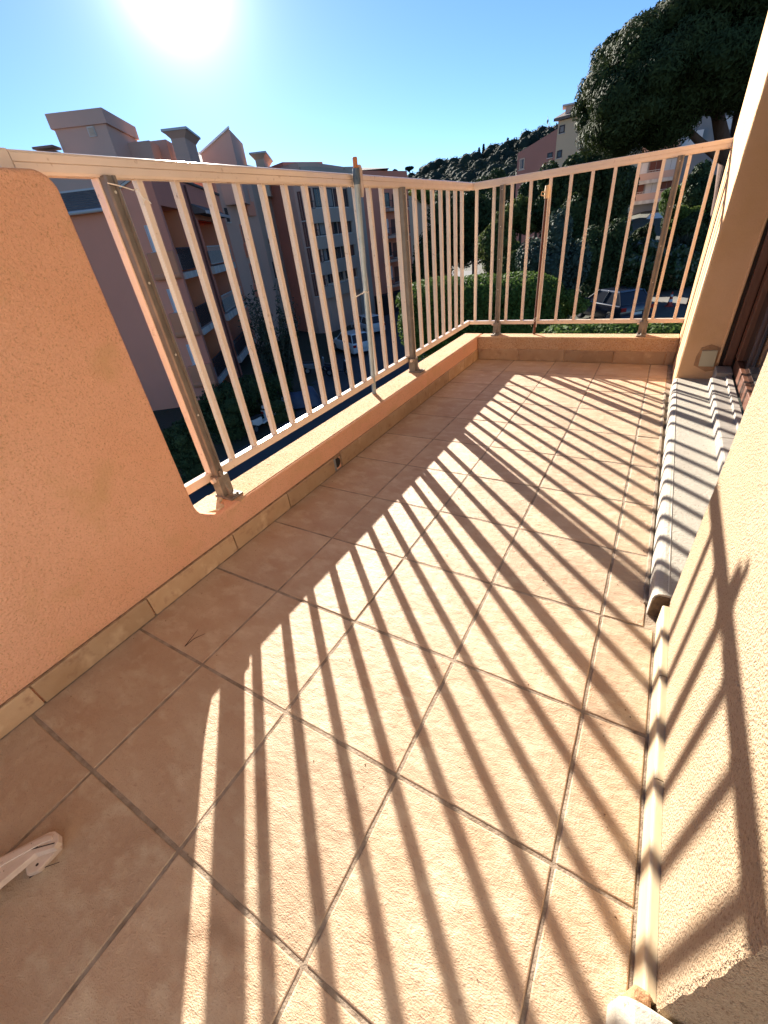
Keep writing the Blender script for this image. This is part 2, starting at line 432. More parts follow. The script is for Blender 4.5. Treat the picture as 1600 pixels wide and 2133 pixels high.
# ---- railing
rl = thing('railing', 'beige painted metal railing with square bars turning the balcony corner', 'railing', (-.42, 3.5, KZ))
def rprof(w, h):
    # handrail section, (across, up): inner face at across = 0 with a fine groove
    return [(0, .006), (0, h * .50 - .0012), (-.0025, h * .50), (0, h * .50 + .0012), (0, h - .007), (-.002, h - .002), (-.007, h), (-w + .007, h), (-w + .002, h - .002), (-w, h - .007), (-w, 0), (-w + .006, 0), (-w + .006, .004), (-.008, .004), (-.008, 0), (-.003, .0)]
def zr(y):   # handrail underside sags a little along its run
    return 1.1335 - (y - .6) * .0035
XI, YI = -.405, 3.532
for a, b in ((.622, 1.992), (2.006, YI + .03)):
    MB().prism(rprof(.036, .045), lambda p, t: (XI + p[0], t, zr(t) + p[1]), a, b).build('handrail', M['rail'], rl)
MB().prism(rprof(.036, .043), lambda p, t: (t, YI - p[0], 1.1225 + p[1]), XI + .0015, 1.062).build('handrail', M['rail'], rl)
MB().prism([(.001, .0), (.001, .0455), (-.037, .0455), (-.037, .0)], lambda p, t: (XI + p[0], t, zr(t) + p[1]), .592, .6215).build('end_cap', M['rail'], rl, bevel=.003)
XB = -.424
MB().box(XB - .028, XB, .645, YI + .03, .234, .266).build('bottom_rail', M['rail'], rl, bevel=.002)
MB().box(XB + .001, 1.061, YI + .002, YI + .029, .238, .264).build('bottom_rail', M['rail'], rl, bevel=.002)
bm = MB().box(-.0108, .0108, -.0089, .0089, 0, 1.0).mesh('baluster', M['rail'])
def baluster(x, y, z0, z1, rz):
    o = bpy.data.objects.new('baluster', bm); COL.objects.link(o); o.parent = rl
    o.matrix_parent_inverse = parent_world(rl).inverted()
    o.location = (x, y, z0); o.scale = (1, 1, z1 - z0); o.rotation_euler = (0, 0, rz)
for k in range(0, 21):
    if k == 12: continue              # the second post stands here
    y = .9345 + .1236 * k
    baluster(XB - .0135, y, .266, zr(y) + .004, random.uniform(-.03, .03))
for k in range(12):
    baluster(-.379 + .1256 * k, YI + .015, .264, 1.127, math.pi / 2)
def post(px, py, ang, ztop, sleeve=True):
    Mx = Matrix.Translation((px, py, 0)) @ Matrix.Rotation(ang, 4, 'Z')     # local +x points into the balcony
    z0 = KZ + .003
    sec = [(-.014, -.017), (.008, -.017), (.013, -.013), (.013, -.006), (.009, -.004), (.009, .004), (.013, .006), (.013, .013), (.008, .017), (-.014, .017)]
    MB().prism(sec, lambda p, t: (p[0], p[1], t), .20, ztop).build('post', M['bronze'], rl, M=Mx)
    if sleeve: MB().box(-.046, -.0145, -.021, .017, .2665, ztop).build('post_sleeve', M['rail'], rl, bevel=.002, M=Mx)
    sh = MB()
    sh.prism([(-.022, 0), (.062, 0), (.062, .010), (.040, .016), (.024, .05), (.019, .105), (-.020, .105)], lambda p, t: (p[0], t, z0 + p[1]), -.006, .006)
    sh.box(-.022, .022, -.025, .025, z0, z0 + .085)
    sh.box(-.026, .066, -.030, .030, z0 - .001, z0 + .007)
    sh.build('post_shoe', M['bronze_grey'], rl, bevel=.0025, M=Mx)
    MB().tube([(.004, -.026, z0 + .075), (.004, -.040, z0 + .075)], .009, 10).build('bolt', M['rail'], rl, M=Mx)
    for zz in (.32, .52, .72, .93):
        MB().tube([(.0095, -.001, z0 + zz), (.0112, -.001, z0 + zz)], .0035, 7).build('rivet', M['slab_rivet'], rl, M=Mx)
    MB().tube([(.050, .016, z0 + .007), (.050, .016, z0 + .013)], .006, 6).build('bolt', M['bronze_grey'], rl, M=Mx)
post(-.400, .828, 0, zr(.825) + .002)
post(-.400, 2.452, 0, zr(2.455) + .002)
post(-.183, YI - .024, -math.pi / 2, 1.1245, False)
post(.833, YI - .024, -math.pi / 2, 1.1245, False)
# ---- poles tied to the railing
g = thing('parasol_pole', 'grey galvanised pole with an orange tip tied upright inside the left railing', 'pole', (-.435, 2.0, KZ))
pA, pB = Vector((-.436, 2.004, KZ + .001)), Vector((-.388, 2.0, 1.205))
MB().tube([pA, pA.lerp(pB, .5), pA.lerp(pB, .985)], .0125, 14).build('pole_tube', M['zinc'], g, smooth=False)
MB().tube([pA.lerp(pB, .98), pA.lerp(pB, 1.022)], .0105, 12).build('pole_tip', M['orange_tip'], g, bevel=.002)
MB().tube([pA.lerp(pB, .93), pA.lerp(pB, .945), pA.lerp(pB, .975), pA.lerp(pB, .985)], [.0135, .0165, .0155, .0135], 12).build('blue_wrap', M['bluewrap'], g)
q = pA.lerp(pB, .955)
MB().prism([(-.002, -.075), (.012, -.05), (.014, .02), (.010, .04), (-.004, .044), (-.008, .0)], lambda p, t: (q.x + .006 + t, q.y + .016 + p[0], q.z + p[1]), -.012, .012).build('plastic_clip', M['white_plastic'], g, bevel=.003)
tz = .70
tq = pA.lerp(pB, (tz - KZ) / (pB.z - KZ))
lo = [(tq.x + .014 * math.cos(a) * 1.05, tq.y + .0145 * math.sin(a), tz + .004 * math.sin(3 * a)) for a in np.linspace(0, 2 * math.pi, 15)]
st = MB().tube(lo, .0018, 5)
st.tube([(tq.x - .002, tq.y - .014, tz), (XB - .012, 1.945, tz - .012), (XB - .026, 1.93, tz - .014), (XB - .012, 1.912, tz - .014), (XB + .002, 1.916, tz - .012), (tq.x + .012, tq.y - .006, tz + .004)], .0018, 5)
st.tube([(tq.x + .012, tq.y, tz + .006), (XB - .001, 2.05, tz + .016), (XB - .014, 2.062, tz + .02), (XB - .026, 2.05, tz + .016), (tq.x - .01, tq.y + .012, tz + .002)], .0015, 5)
st.build('string_tie', M['string'], g)
g = thing('rusty_pole', 'thin dark rusty pole with cream tape at its top tied to the far railing', 'pole', (.108, 3.522, KZ))
pC, pD = Vector((.106, 3.522, KZ + .0012)), Vector((.110, 3.518, 1.02))
MB().tube([pC, pC.lerp(pD, .5), pD], .0095, 10).build('pole_tube', M['rust'], g)
MB().tube([(pD.x, pD.y, 1.015), (pD.x + .001, pD.y, 1.03), (pD.x, pD.y, 1.06), (pD.x - .002, pD.y, 1.085)], [.0145, .0165, .0155, .011], 10).build('tape_wrap', M['tape'], g)
MB().tube([(pD.x - .012, pD.y - .01, 1.05), (pD.x - .03, pD.y - .012, 1.055), (pD.x - .032, pD.y - .012, 1.035), (pD.x - .012, pD.y - .012, 1.03)], .004, 6).build('tape_end', M['tape'], g)
MB().tube([(pD.x + .011, pD.y - .006, 1.012), (pD.x + .012, pD.y - .008, .7), (pD.x + .009, pD.y - .012, .45), (pD.x + .010, pD.y - .008, .22)], .0022, 5).build('white_cord', M['string'], g)
tw = MB()
for zz in (.262, .274, .284):
    tw.tube([(.106 + .012 * math.cos(a), 3.522 + .0125 * math.sin(a), zz + .008 * math.cos(a)) for a in np.linspace(0, 2 * math.pi, 13)], .0015, 5)
tw.tube([(.094, 3.512, .27), (.080, 3.508, .24), (.088, 3.506, .225)], .0013, 4)
tw.build('string_tie', M['string'], g)
# wire left on the first post
g = tag(MB().tube([(-.384, .81, 1.118), (-.381, .84, 1.112), (-.384, .875, 1.104), (-.41, .905, 1.110), (-.405, .915, 1.085), (-.40, .900, 1.075), (-.396, .913, 1.088), (-.392, .922, 1.075)], .0016, 5).build('wire_loop', M['string']), 'thin pale wire loop left hanging from the top of the first railing post', 'wire')

# ---- house wall with its door opening on the right
XW = 1.073
hw = thing('house_wall', 'pale yellow rough rendered house wall on the right with slim skirting', 'wall', (1.2, .6, 0))
# near pier between two doors: a fine grid on the sunlit side so that the plaster edge is ragged
def ragged_pier(y0, y1, z0, z1, x0, x1, name, material, parent, jag=.003):
    mb = MB()
    nz = 150
    vs = []
    for k in range(nz + 1):
        z = z0 + (z1 - z0) * k / nz
        a = y0 + random.uniform(-jag, jag); b = y1 + random.uniform(-jag, jag) * .7
        d = .010
        vs += [(x1, a, z), (x0 + d, a, z), (x0 + d * .25, a + d * .25, z), (x0, a + d, z), (x0, b - d, z), (x0 + d * .25, b - d * .25, z), (x0 + d, b, z), (x1, b, z)]
    n = 8
    fs = []
    for k in range(nz):
        for i in range(n):
            fs.append((k * n + i, k * n + (i + 1) % n, (k + 1) * n + (i + 1) % n, (k + 1) * n + i))
    fs.append(tuple(range(n))[::-1]); fs.append(tuple(range(nz * n, nz * n + n)))
    return mb.add(vs, fs).build(name, material, parent)
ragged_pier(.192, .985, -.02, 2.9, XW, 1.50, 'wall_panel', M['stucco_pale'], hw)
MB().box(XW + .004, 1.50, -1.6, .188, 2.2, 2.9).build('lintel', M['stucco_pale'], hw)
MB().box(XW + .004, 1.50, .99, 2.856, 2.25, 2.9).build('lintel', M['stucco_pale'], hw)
skp = thing('house_skirting', None, None) if False else None
for a, b in ((.2, .50), (.50, .735), (.735, .962)): skirt(hw, a + .001, b - .001, 'y', XR - .002, .066, .015, M['skirt_pale'], -1)
MB().box(XR + .0135, XW + .001, .205, .965, .050, .0655).build('skirting_joint', M['grout'], hw)
# far pier
pr_ = thing('wall_pier', 'tan rendered wall pier at the far end of the balcony beside the door', 'wall', (1.15, 3.2, 0))
PT = .006    # slight lean
def lean(x, y, z): return (x + PT * (z - .1), y, z)
mb = MB(); vs = []
nz = 60
for k in range(nz + 1):
    z = -.02 + 2.92 * k / nz
    j = lambda: random.uniform(-.0016, .0016)
    nx_ = 1.0605 + .0165 * z          # the near arris leans a little
    vs += [(1.236 + PT * z, 2.86 + j(), z), (nx_ + .012, 2.86, z), (nx_ + .003 + j() * .5, 2.8615, z), (nx_ + j() * .5, 2.866, z), (nx_ - .0005, 2.88, z), (1.0602, 3.555, z), (1.236, 3.555, z)]
n = 7; fs = []
for k in range(nz):
    for i in range(n): fs.append((k * n + i, k * n + (i + 1) % n, (k + 1) * n + (i + 1) % n, (k + 1) * n + i))
fs.append(tuple(range(n))[::-1]); fs.append(tuple(range(nz * n, nz * n + n)))
mb.add(vs, fs).build('pier_body', M['stucco_pier'], pr_)
MB().box(1.238, 1.55, 2.885, 3.55, -.02, 2.9).build('jamb', M['wood_dark'], pr_)
MB().prism([(1.225, 2.852), (1.2355, 2.852), (1.2355, 2.86), (1.225, 2.86)], lambda p, t: lean(p[0], p[1], t), .17, 2.3).build('corner_trim', M['stucco_pier'], pr_, bevel=.003)
pl = MB().hexa([(1.150, 2.846, .150), (1.219, 2.846, .150), (1.219, 2.859, .150), (1.150, 2.859, .150), (1.147, 2.846, .232), (1.216, 2.846, .236), (1.216, 2.859, .236), (1.147, 2.859, .232)]).build('cover_plate', M['plate'], pr_, bevel=.003)
MB().prism([(1.128, .152), (1.128, .20), (1.140, .245), (1.18, .262), (1.222, .248), (1.234, .22), (1.234, .13), (1.19, .12)], lambda p, t: (p[0], t, p[1]), 2.8565, 2.8625).build('plaster_patch', M['plaster_grey'], pr_, bevel=.002)

# ---- unseen slab added overhead to shade the floor
up = thing('upper_balcony', 'underside of the balcony on the next floor', 'balcony', (.3, 1, 2.7))
MB().box(-.80, 1.50, -1.75, 3.60, 2.905, 3.06).build('slab', M['shade_grey'], up)
# ---- door step, threshold and door
sp = thing('door_step', 'pale cement door step with rounded nose below the sliding door', 'step', (1.15, 1.9, 0))
SZ = .080
spr = [(1.034, -.01), (1.0345, SZ - .022), (1.0375, SZ - .010), (1.044, SZ - .003), (1.054, SZ), (1.30, SZ + .004), (1.30, -.01)]
MB().prism(spr, lambda p, t: (p[0] + (0.0 if t < 2 else .018 * (t > 2)), t, p[1]), .985, 2.855).build('step_slab', M['step'], sp, bevel=.002)
MB().prism([(1.0355, 0), (1.0365, .055), (1.046, .073), (1.062, .0745), (1.0725, .074), (1.0725, 0)], lambda p, t: (p[0], t, p[1]), .9815, .9848).build('rough_end', M['plaster_dark'], sp)
MB().box(1.0655, 1.0675, 1.0, 2.84, SZ - .003, SZ + .0016).build('nose_line', M['slab_rivet'], sp)
MB().box(1.024, 1.0345, 1.02, 2.84, -.002, .006).build('mortar_bead', M['grout'], sp, bevel=.002)
th = [(1.206, SZ), (1.206, .124), (1.214, .1275), (1.268, .1275), (1.268, .141), (1.292, .141), (1.292, SZ)]
ths = [1.0, 1.3, 1.62, 1.94, 2.26, 2.50, 2.725]
for a, b in zip(ths[:-1], ths[1:]):
    MB().prism(th, lambda p, t: (p[0], t, p[1] + .002), a + .0008, b - .0008).build('threshold_stone', M['sill'], sp, bevel=.0015)
MB().box(1.225, 1.295, 2.727, 2.85, SZ + .002, .155).build('threshold_end', M['sill'], sp, bevel=.004)
s2 = thing('near_door_step', 'end of a second pale cement step at the bottom right corner', 'step', (1.1, 0, 0))
MB().prism([(1.029, -.01), (1.030, .062), (1.036, .080), (1.046, .090), (1.062, .094), (1.30, .096), (1.30, -.01)], lambda p, t: (p[0], t, p[1]), -1.6, .188).build('step_slab', M['step'], s2, bevel=.006, seg=3)
MB().box(1.046, 1.067, .1895, .207, -.002, .072).build('mortar_lump', M['plaster_grey'], s2, bevel=.004)
dr = thing('sliding_door', 'dark brown framed glass sliding door at the right edge', 'door', (1.32, 1.9, .14))
XD = 1.300
MB().box(XD, XD + .05, 1.0, 2.83, .142, .205).build('bottom_frame', M['wood'], dr, bevel=.003)
for a, b in ((.99, 1.07), (1.90, 1.96), (2.76, 2.84)):
    MB().box(XD - .004, XD + .046, a, b, .206, 2.20).build('stile', M['wood'], dr, bevel=.003)
MB().box(XD, XD + .05, 1.0, 2.83, 2.15, 2.24).build('top_frame', M['wood'], dr, bevel=.003)
for a, b in ((1.071, 1.899), (1.961, 2.759)):
    MB().box(XD + .018, XD + .026, a, b, .206, 2.149).build('glass_pane', M['door_glass'], dr)
MB().box(XD - .045, XD - .006, 2.842, 2.88, .16, 2.24).build('shutter_guide', M['wood'], dr, bevel=.003)
MB().box(XD + .06, XD + .08, .99, 2.9, .08, 2.9).build('inner_panel', M['dark'], dr)  # dark sheet stands for the unlit room behind the glass
d2 = thing('near_door', 'closed pale roller shutter above the second door step', 'shutter', (1.32, -.5, .1))  # out of view, added so its pale slats brighten the left wall
for k in range(40):
    MB().box(XD, XD + .02, -1.6, .188, .10 + k * .0525, .10 + k * .0525 + .050).build('slat', M['shutter'], d2, bevel=.008)

# ---- small things on the floor
ft = thing('plastic_foot', 'dirty white plastic folding leg with a hooked foot lying on the tiles at the left', 'leg', (.05, -.15, 0), 0)
MB().prism([(-.03, -.265), (.025, -.176), (.069, -.107), (.078, -.101), (.090, -.100), (.102, -.106), (.106, -.116), (.082, -.140), (.0715, -.193), (.062, -.26)], lambda p, t: (p[0], p[1], t), .019, .034).build('leg_bar', M['white_plastic'], ft, bevel=.001)
MB().prism([(-.022, -.265), (.033, -.172), (.073, -.112), (.084, -.107), (.090, -.112), (.078, -.124), (.050, -.172), (.005, -.265)], lambda p, t: (p[0], p[1], t), .0335, .0375).build('leg_rib', M['white_plastic'], ft, bevel=.0012)
MB().prism([(.090, -.106), (.103, -.112), (.104, -.152), (.092, -.166), (.062, -.158), (.064, -.140)], lambda p, t: (p[0] - (.006 if t < .01 else 0), p[1], t), .001, .0186).build('hook_foot', M['white_plastic'], ft, bevel=.0015)
MB().tube([(.074, -.133, .030), (.074, -.133, .0345)], .0022, 8).build('screw_hole', M['needle'], ft)
MB().tube([(.092, -.148, .015), (.092, -.148, .0190)], .0026, 8).build('screw_hole', M['needle'], ft)
MB().tube([(.052, -.188, .030), (.052, -.188, .0345)], .0018, 8).build('screw_hole', M['needle'], ft)
MB().prism([(.0655, -.140), (.0675, -.141), (.0995, -.1125), (.0985, -.111)], lambda p, t: (p[0], p[1], t), .0183, .0348).build('leg_groove', M['needle'], ft)
gv = MB()
for k in range(150):
    gx, gy = random.uniform(-.28, 1.0), random.uniform(-.1, 3.2)
    if random.random() < .5: gx = random.choice((-.29 + abs(random.gauss(0, .03)), 1.03 - abs(random.gauss(0, .03))))
    r_ = random.uniform(.0008, .0026)
    p_ = [(gx + r_ * math.cos(a + k) * random.uniform(.6, 1.3), gy + r_ * math.sin(a + k) * random.uniform(.6, 1.3), 0) for a in (0, 2.1, 4.2)] + [(gx, gy, r_ * 1.1)]
    gv.add(p_, [(0, 1, 3), (1, 2, 3), (2, 0, 3), (2, 1, 0)])
tag(gv.build('grit', M['dirt']), 'fine dark grit and crumbs scattered over the tiles', kind='stuff')
def needle(x, y, a, label, L=.065, z=.0012):
    mb = MB()
    for s_ in (-.28, .28):
        mb.tube([(x, y, z), (x + math.cos(a + s_ * .6) * L * .5, y + math.sin(a + s_ * .6) * L * .5, z + .004), (x + math.cos(a + s_) * L, y + math.sin(a + s_) * L, z + .001)], [.0011, .0009, .0005], 5)
    return tag(mb.build('pine_needle', M['needle']), label, 'needle', 'dry pine needles on the floor')
needle(-.099, .329, R(88), 'forked brown pine needle lying on a shaded tile beside the left wall', .062)
needle(.086, -.168, R(72), 'forked dark pine needle lying against the white plastic foot', .05)
#@@BACKGROUND
# ============================================================ GROUND, ROADS, HILL
def smooth(a, b, x):
    t = np.clip((x - a) / (b - a), 0, 1); return t * t * (3 - 2 * t)
def gh(x, y):
    """height of the ground around the building"""
    s = smooth(-12, -4, x) * smooth(8, 22, y)
    far = np.maximum(y - 33, 0) * .060 * smooth(-20, -5, x)
    return -6.4 + 2.35 * s + np.minimum(far, 9)
def sheet(name, xs_, ys_, dz, material, mask=None):
    X_, Y_ = np.meshgrid(xs_, ys_)
    Z_ = gh(X_, Y_) + dz
    nx, ny = len(xs_), len(ys_)
    vs = np.c_[X_.ravel(), Y_.ravel(), Z_.ravel()]
    fs = [(j * nx + i, j * nx + i + 1, (j + 1) * nx + i + 1, (j + 1) * nx + i) for j in range(ny - 1) for i in range(nx - 1)
          if mask is None or mask((xs_[i] + xs_[i + 1]) / 2, (ys_[j] + ys_[j + 1]) / 2)]
    return MB().add(vs, fs).build(name, material, smooth=True)
tag(sheet('ground', np.linspace(-120, 90, 106), np.linspace(-40, 180, 111), 0, M['soil']), 'dark soil ground between the buildings', kind='structure')
def on_road(x, y):
    return (x < -7.2 and x > -24 + max(0, y - 22) * -.35 and y > 5 and y < 80) or (abs(x + 7 + (y - 30) * .9) < 0)
tag(sheet('road', np.linspace(-44, -7, 75), np.linspace(4, 84, 81), .02, M['asphalt'], lambda x, y: (x > -13.2 - max(0, y - 12) * .42 + 0) and (x < -7.5 - max(0, y - 26) * .36) or (y < 12 and x > -14)), 'dark asphalt road in shade below the balcony', kind='structure')
tag(sheet('car_park', np.linspace(-2.2, 12, 29), np.linspace(23, 37, 29), .03, M['concrete_road']), 'pale worn tarmac parking area below on the right', kind='structure')

def quads(P, Nrm, size, aspect=1.6, jit=.75):
    """little leaf faces at points P, facing roughly along Nrm"""
    n = len(P)
    r = rng.normal(size=(n, 3))
    nn = Nrm + jit * r / np.linalg.norm(r, axis=1, keepdims=True)
    nn /= np.linalg.norm(nn, axis=1, keepdims=True) + 1e-9
    a = np.cross(nn, rng.normal(size=(n, 3))); a /= np.linalg.norm(a, axis=1, keepdims=True) + 1e-9
    b = np.cross(nn, a)
    s = size * rng.uniform(.6, 1.35, (n, 1))
    A, B = a * s * aspect * .5, b * s * .5
    V = np.stack([P - A, P - B * .9 + A * .1, P + A, P + B * .9 + A * .1], 1).reshape(-1, 3)
    return V
def leaf_mesh(name, V, material, core=None):
    n = len(V) // 4
    me = bpy.data.meshes.new(name)
    extraV, extraF = (np.zeros((0, 3)), []) if core is None else core
    allV = np.vstack([V, extraV])
    me.vertices.add(len(allV)); me.vertices.foreach_set('co', allV.astype(np.float32).ravel())
    loops = np.arange(n * 4, dtype=np.int32)
    starts = np.arange(n, dtype=np.int32) * 4; tot = np.full(n, 4, np.int32)
    if extraF:
        ef = np.array(extraF, np.int32) + n * 4
        starts = np.r_[starts, n * 4 + np.arange(len(ef), dtype=np.int32) * 4]; tot = np.r_[tot, np.full(len(ef), 4, np.int32)]
        loops = np.r_[loops, ef.ravel()]
    me.loops.add(len(loops)); me.loops.foreach_set('vertex_index', loops.astype(np.int32))
    me.polygons.add(len(starts)); me.polygons.foreach_set('loop_start', starts.astype(np.int32)); me.polygons.foreach_set('loop_total', tot.astype(np.int32))
    me.update(calc_edges=True); me.validate()
    me.materials.append(material)
    return me
def core_of(clumps, k=.74, nu=8, nv=5):
    vs, fs = [], []
    for (cx, cy, cz, rx, ry, rz) in clumps:
        o = len(vs)
        for j in range(nv + 1):
            ph = math.pi * j / nv
            for i in range(nu):
                th_ = 2 * math.pi * i / nu
                vs.append((cx + rx * k * math.sin(ph) * math.cos(th_), cy + ry * k * math.sin(ph) * math.sin(th_), cz + rz * k * math.cos(ph)))
        for j in range(nv):
            for i in range(nu):
                fs.append((o + j * nu + i, o + j * nu + (i + 1) % nu, o + (j + 1) * nu + (i + 1) % nu, o + (j + 1) * nu + i))
    return np.array(vs), fs
def scatter(clumps, n, size, aspect=1.6, power=.5, up=.0, inner=.72, jit=.75):
    c = np.array(clumps, float)
    w = (c[:, 3] * c[:, 4] * c[:, 5]) ** (2 / 3); w /= w.sum()
    idx = rng.choice(len(c), n, p=w)
    d = rng.normal(size=(n, 3)); d /= np.linalg.norm(d, axis=1, keepdims=True)
    if up: d[:, 2] = np.where(rng.random(n) < up, np.abs(d[:, 2]), d[:, 2])
    rad = inner + (1.06 - inner) * rng.random((n, 1)) ** power
    P = c[idx, :3] + d * c[idx, 3:] * rad
    return quads(P, d, size, aspect, jit)
def bumpy(center, rad, n, k=.45, jit=.75, flat=1.0):
    """a crown: a middle lump with many smaller lumps on and around it"""
    cx, cy, cz = center; rx, ry, rz = rad
    out = [(cx, cy, cz, rx * .72, ry * .72, rz * .72)]
    for i in range(n):
        d = rng.normal(size=3); d /= np.linalg.norm(d)
        s = k * rng.uniform(.6, 1.15)
        out.append((cx + d[0] * rx * jit, cy + d[1] * ry * jit, cz + d[2] * rz * jit * flat, rx * s, ry * s, rz * s))
    return out
def bush(name, label, u, v, rpx, D, material, n=5000, size=.1, cat='bush', group=None, wide=1.0, tall=1.0, lumps=14, ground=None, k=.42, aspect=1.6, up=.3):
    C_ = at(u, v, D)
    r = rpx * depth(C_) / FPX
    cl = bumpy((C_.x, C_.y, C_.z), (r * wide, r * wide, r * tall), lumps, k)
    if ground is not None:          # skirt of foliage reaching the ground
        zz = C_.z - r * tall * .5
        while zz > ground:
            cl.append((C_.x, C_.y, zz, r * wide * .8, r * wide * .8, r * tall * .7)); zz -= r * tall * .6
    me = leaf_mesh(name, scatter(cl, n, size, aspect, up=up), material, core_of(cl))
    o = bpy.data.objects.new(name, me); COL.objects.link(o)
    return tag(o, label, cat, group)

# ---- wooded hill on the horizon
def ridge(az):     # elevation of the tree line seen from the balcony, degrees
    return float(np.interp(az, [-30, -5, 5, 12.9, 17, 21, 24.3, 26.5, 28.5, 31, 36], [9.5, 8.6, 7.6, 6.65, 6.1, 5.75, 5.35, 4.9, 4.3, 3.4, 2.0]))
azs = np.linspace(38, -32, 60); fr = np.linspace(0, 1, 26)
def hill_pt(az, f):
    D = 120 + f * 230
    zr_ = CAM.z + 350 * math.tan(R(ridge(az))) - 8.5
    z = -4 + (zr_ + 4) * (f ** 1.05) * (1 if f <= 1 else 1)
    return (CAM.x - D * math.sin(R(az)), CAM.y + D * math.cos(R(az)), z)
mb = MB(); vs = []
for f in list(fr) + [1.12, 1.3]:
    for az in azs:
        x, y, z = hill_pt(az, min(f, 1)) if f <= 1 else hill_pt(az, f)
        if f > 1: z = hill_pt(az, 1)[2] - (f - 1) * 90
        vs.append((x, y, z))
na = len(azs)
mb.add(vs, [(j * na + i, j * na + i + 1, (j + 1) * na + i + 1, (j + 1) * na + i) for j in range(len(fr) + 1) for i in range(na - 1)])
tag(mb.build('hill', M['hillside'], smooth=True), 'wooded hill rising to the right on the horizon', kind='structure')
cl = []
for i in range(1500):
    az = rng.uniform(-18, 33); f = rng.uniform(.12, 1.0) ** .8
    if i < 240: f = rng.uniform(.93, 1.0)
    x, y, z = hill_pt(az, f)
    s = rng.uniform(2.4, 5.2); h = s * rng.uniform(.65, 1.1)
    zc = z + h * .9 + (rng.uniform(1, 3.0) if f > .85 else 0)
    cl.append((x, y, zc, s, s, h))
    if rng.random() < .6: cl.append((x + rng.normal() * s * .6, y, zc + h * rng.uniform(.1, .5), s * .6, s * .6, h * .55))
cl = [c for c in cl]
o = bpy.data.objects.new('hill_forest', leaf_mesh('hill_forest', scatter(cl, 170000, .75, 1.3, inner=.86, jit=.45), M['hill_leaf'], core_of(cl, .90, 8, 5)))
COL.objects.link(o); tag(o, 'dark pine and oak forest covering the far hill', kind='stuff')
def far_tree(u, vtop, vbase, kind, label, D=346):
    top, base = at(u, vtop, D), at(u, vbase, D)
    H = top.z - base.z
    g = thing('cypress_tree' if kind == 'cypress' else 'umbrella_pine', label, 'tree', base, group='single trees on the hill ridge')
    if kind == 'cypress':
        c = [(0, 0, H * f, H * .075 * w, H * .075 * w, H * .16) for f, w in ((.15, 1.2), (.3, 1.3), (.45, 1.2), (.6, 1.0), (.75, .75), (.88, .5))]
        local_leaf('crown', c, 500, .9, M['hill_leaf'], g)
    else:
        c = bumpy((0, 0, H * .78), (H * .38, H * .38, H * .20), 9, .5)
        local_leaf('crown', c, 900, .9, M['hill_leaf'], g)
    local('trunk', MB().tube([(0, 0, -4), (.1, 0, H * .4), (0, 0, H * .75)], [.45, .35, .25], 6), M['bark_grey'], g)
def local_leaf(name, cl, n, size, material, parent, aspect=1.6, core=.74, up=0, inner=.72):
    o = bpy.data.objects.new(name, leaf_mesh(name, scatter(cl, n, size, aspect, up=up, inner=inner), material, core_of(cl, core) if core else None))
    COL.objects.link(o); o.parent = parent
    return o
far_tree(1007, 301, 325, 'cypress', 'tall slim cypress at the middle of the hill ridge')
far_tree(998, 308, 326, 'cypress', 'shorter slim cypress just left of the tallest one on the ridge')
far_tree(1057, 287, 312, 'cypress', 'slim cypress on the upper hill ridge left of the pink gable')
far_tree(825, 353, 372, 'pine', 'small lone umbrella pine at the low left end of the hill ridge')
far_tree(854, 346, 370, 'pine', 'thin crowned pine standing up beside the lone umbrella pine')
far_tree(972, 321, 345, 'pine', 'open crowned pine showing sky through its branches on the ridge')

# ============================================================ BUILDINGS
TH = R(36)
tv = Vector((-math.sin(TH), math.cos(TH), 0)); nv = Vector((math.cos(TH), math.sin(TH), 0)); mv = -nv
K = Vector((-22.3, 18.4, 0)) - 3 * tv
Z0 = -6.6
def wallbox(parent, name, A, B, z0, z1, thick, material, z1b=None, back=None):
    """upright slab from plan point A to B, thickness to the side away from the camera"""
    A, B = Vector((A[0], A[1], 0)), Vector((B[0], B[1], 0))
    d = (B - A).normalized(); nn = Vector((-d.y, d.x, 0))
    if nn.dot((A + B) / 2 - Vector((CAM.x, CAM.y, 0))) < 0: nn = -nn
    o = nn * thick
    zb = z1 if z1b is None else z1b
    p = [A + Vector((0, 0, z0)), B + Vector((0, 0, z0)), B + o + Vector((0, 0, z0)), A + o + Vector((0, 0, z0)), A + Vector((0, 0, z1)), B + Vector((0, 0, zb)), B + o + Vector((0, 0, zb)), A + o + Vector((0, 0, z1))]
    return MB().hexa(p).build(name, material, parent)
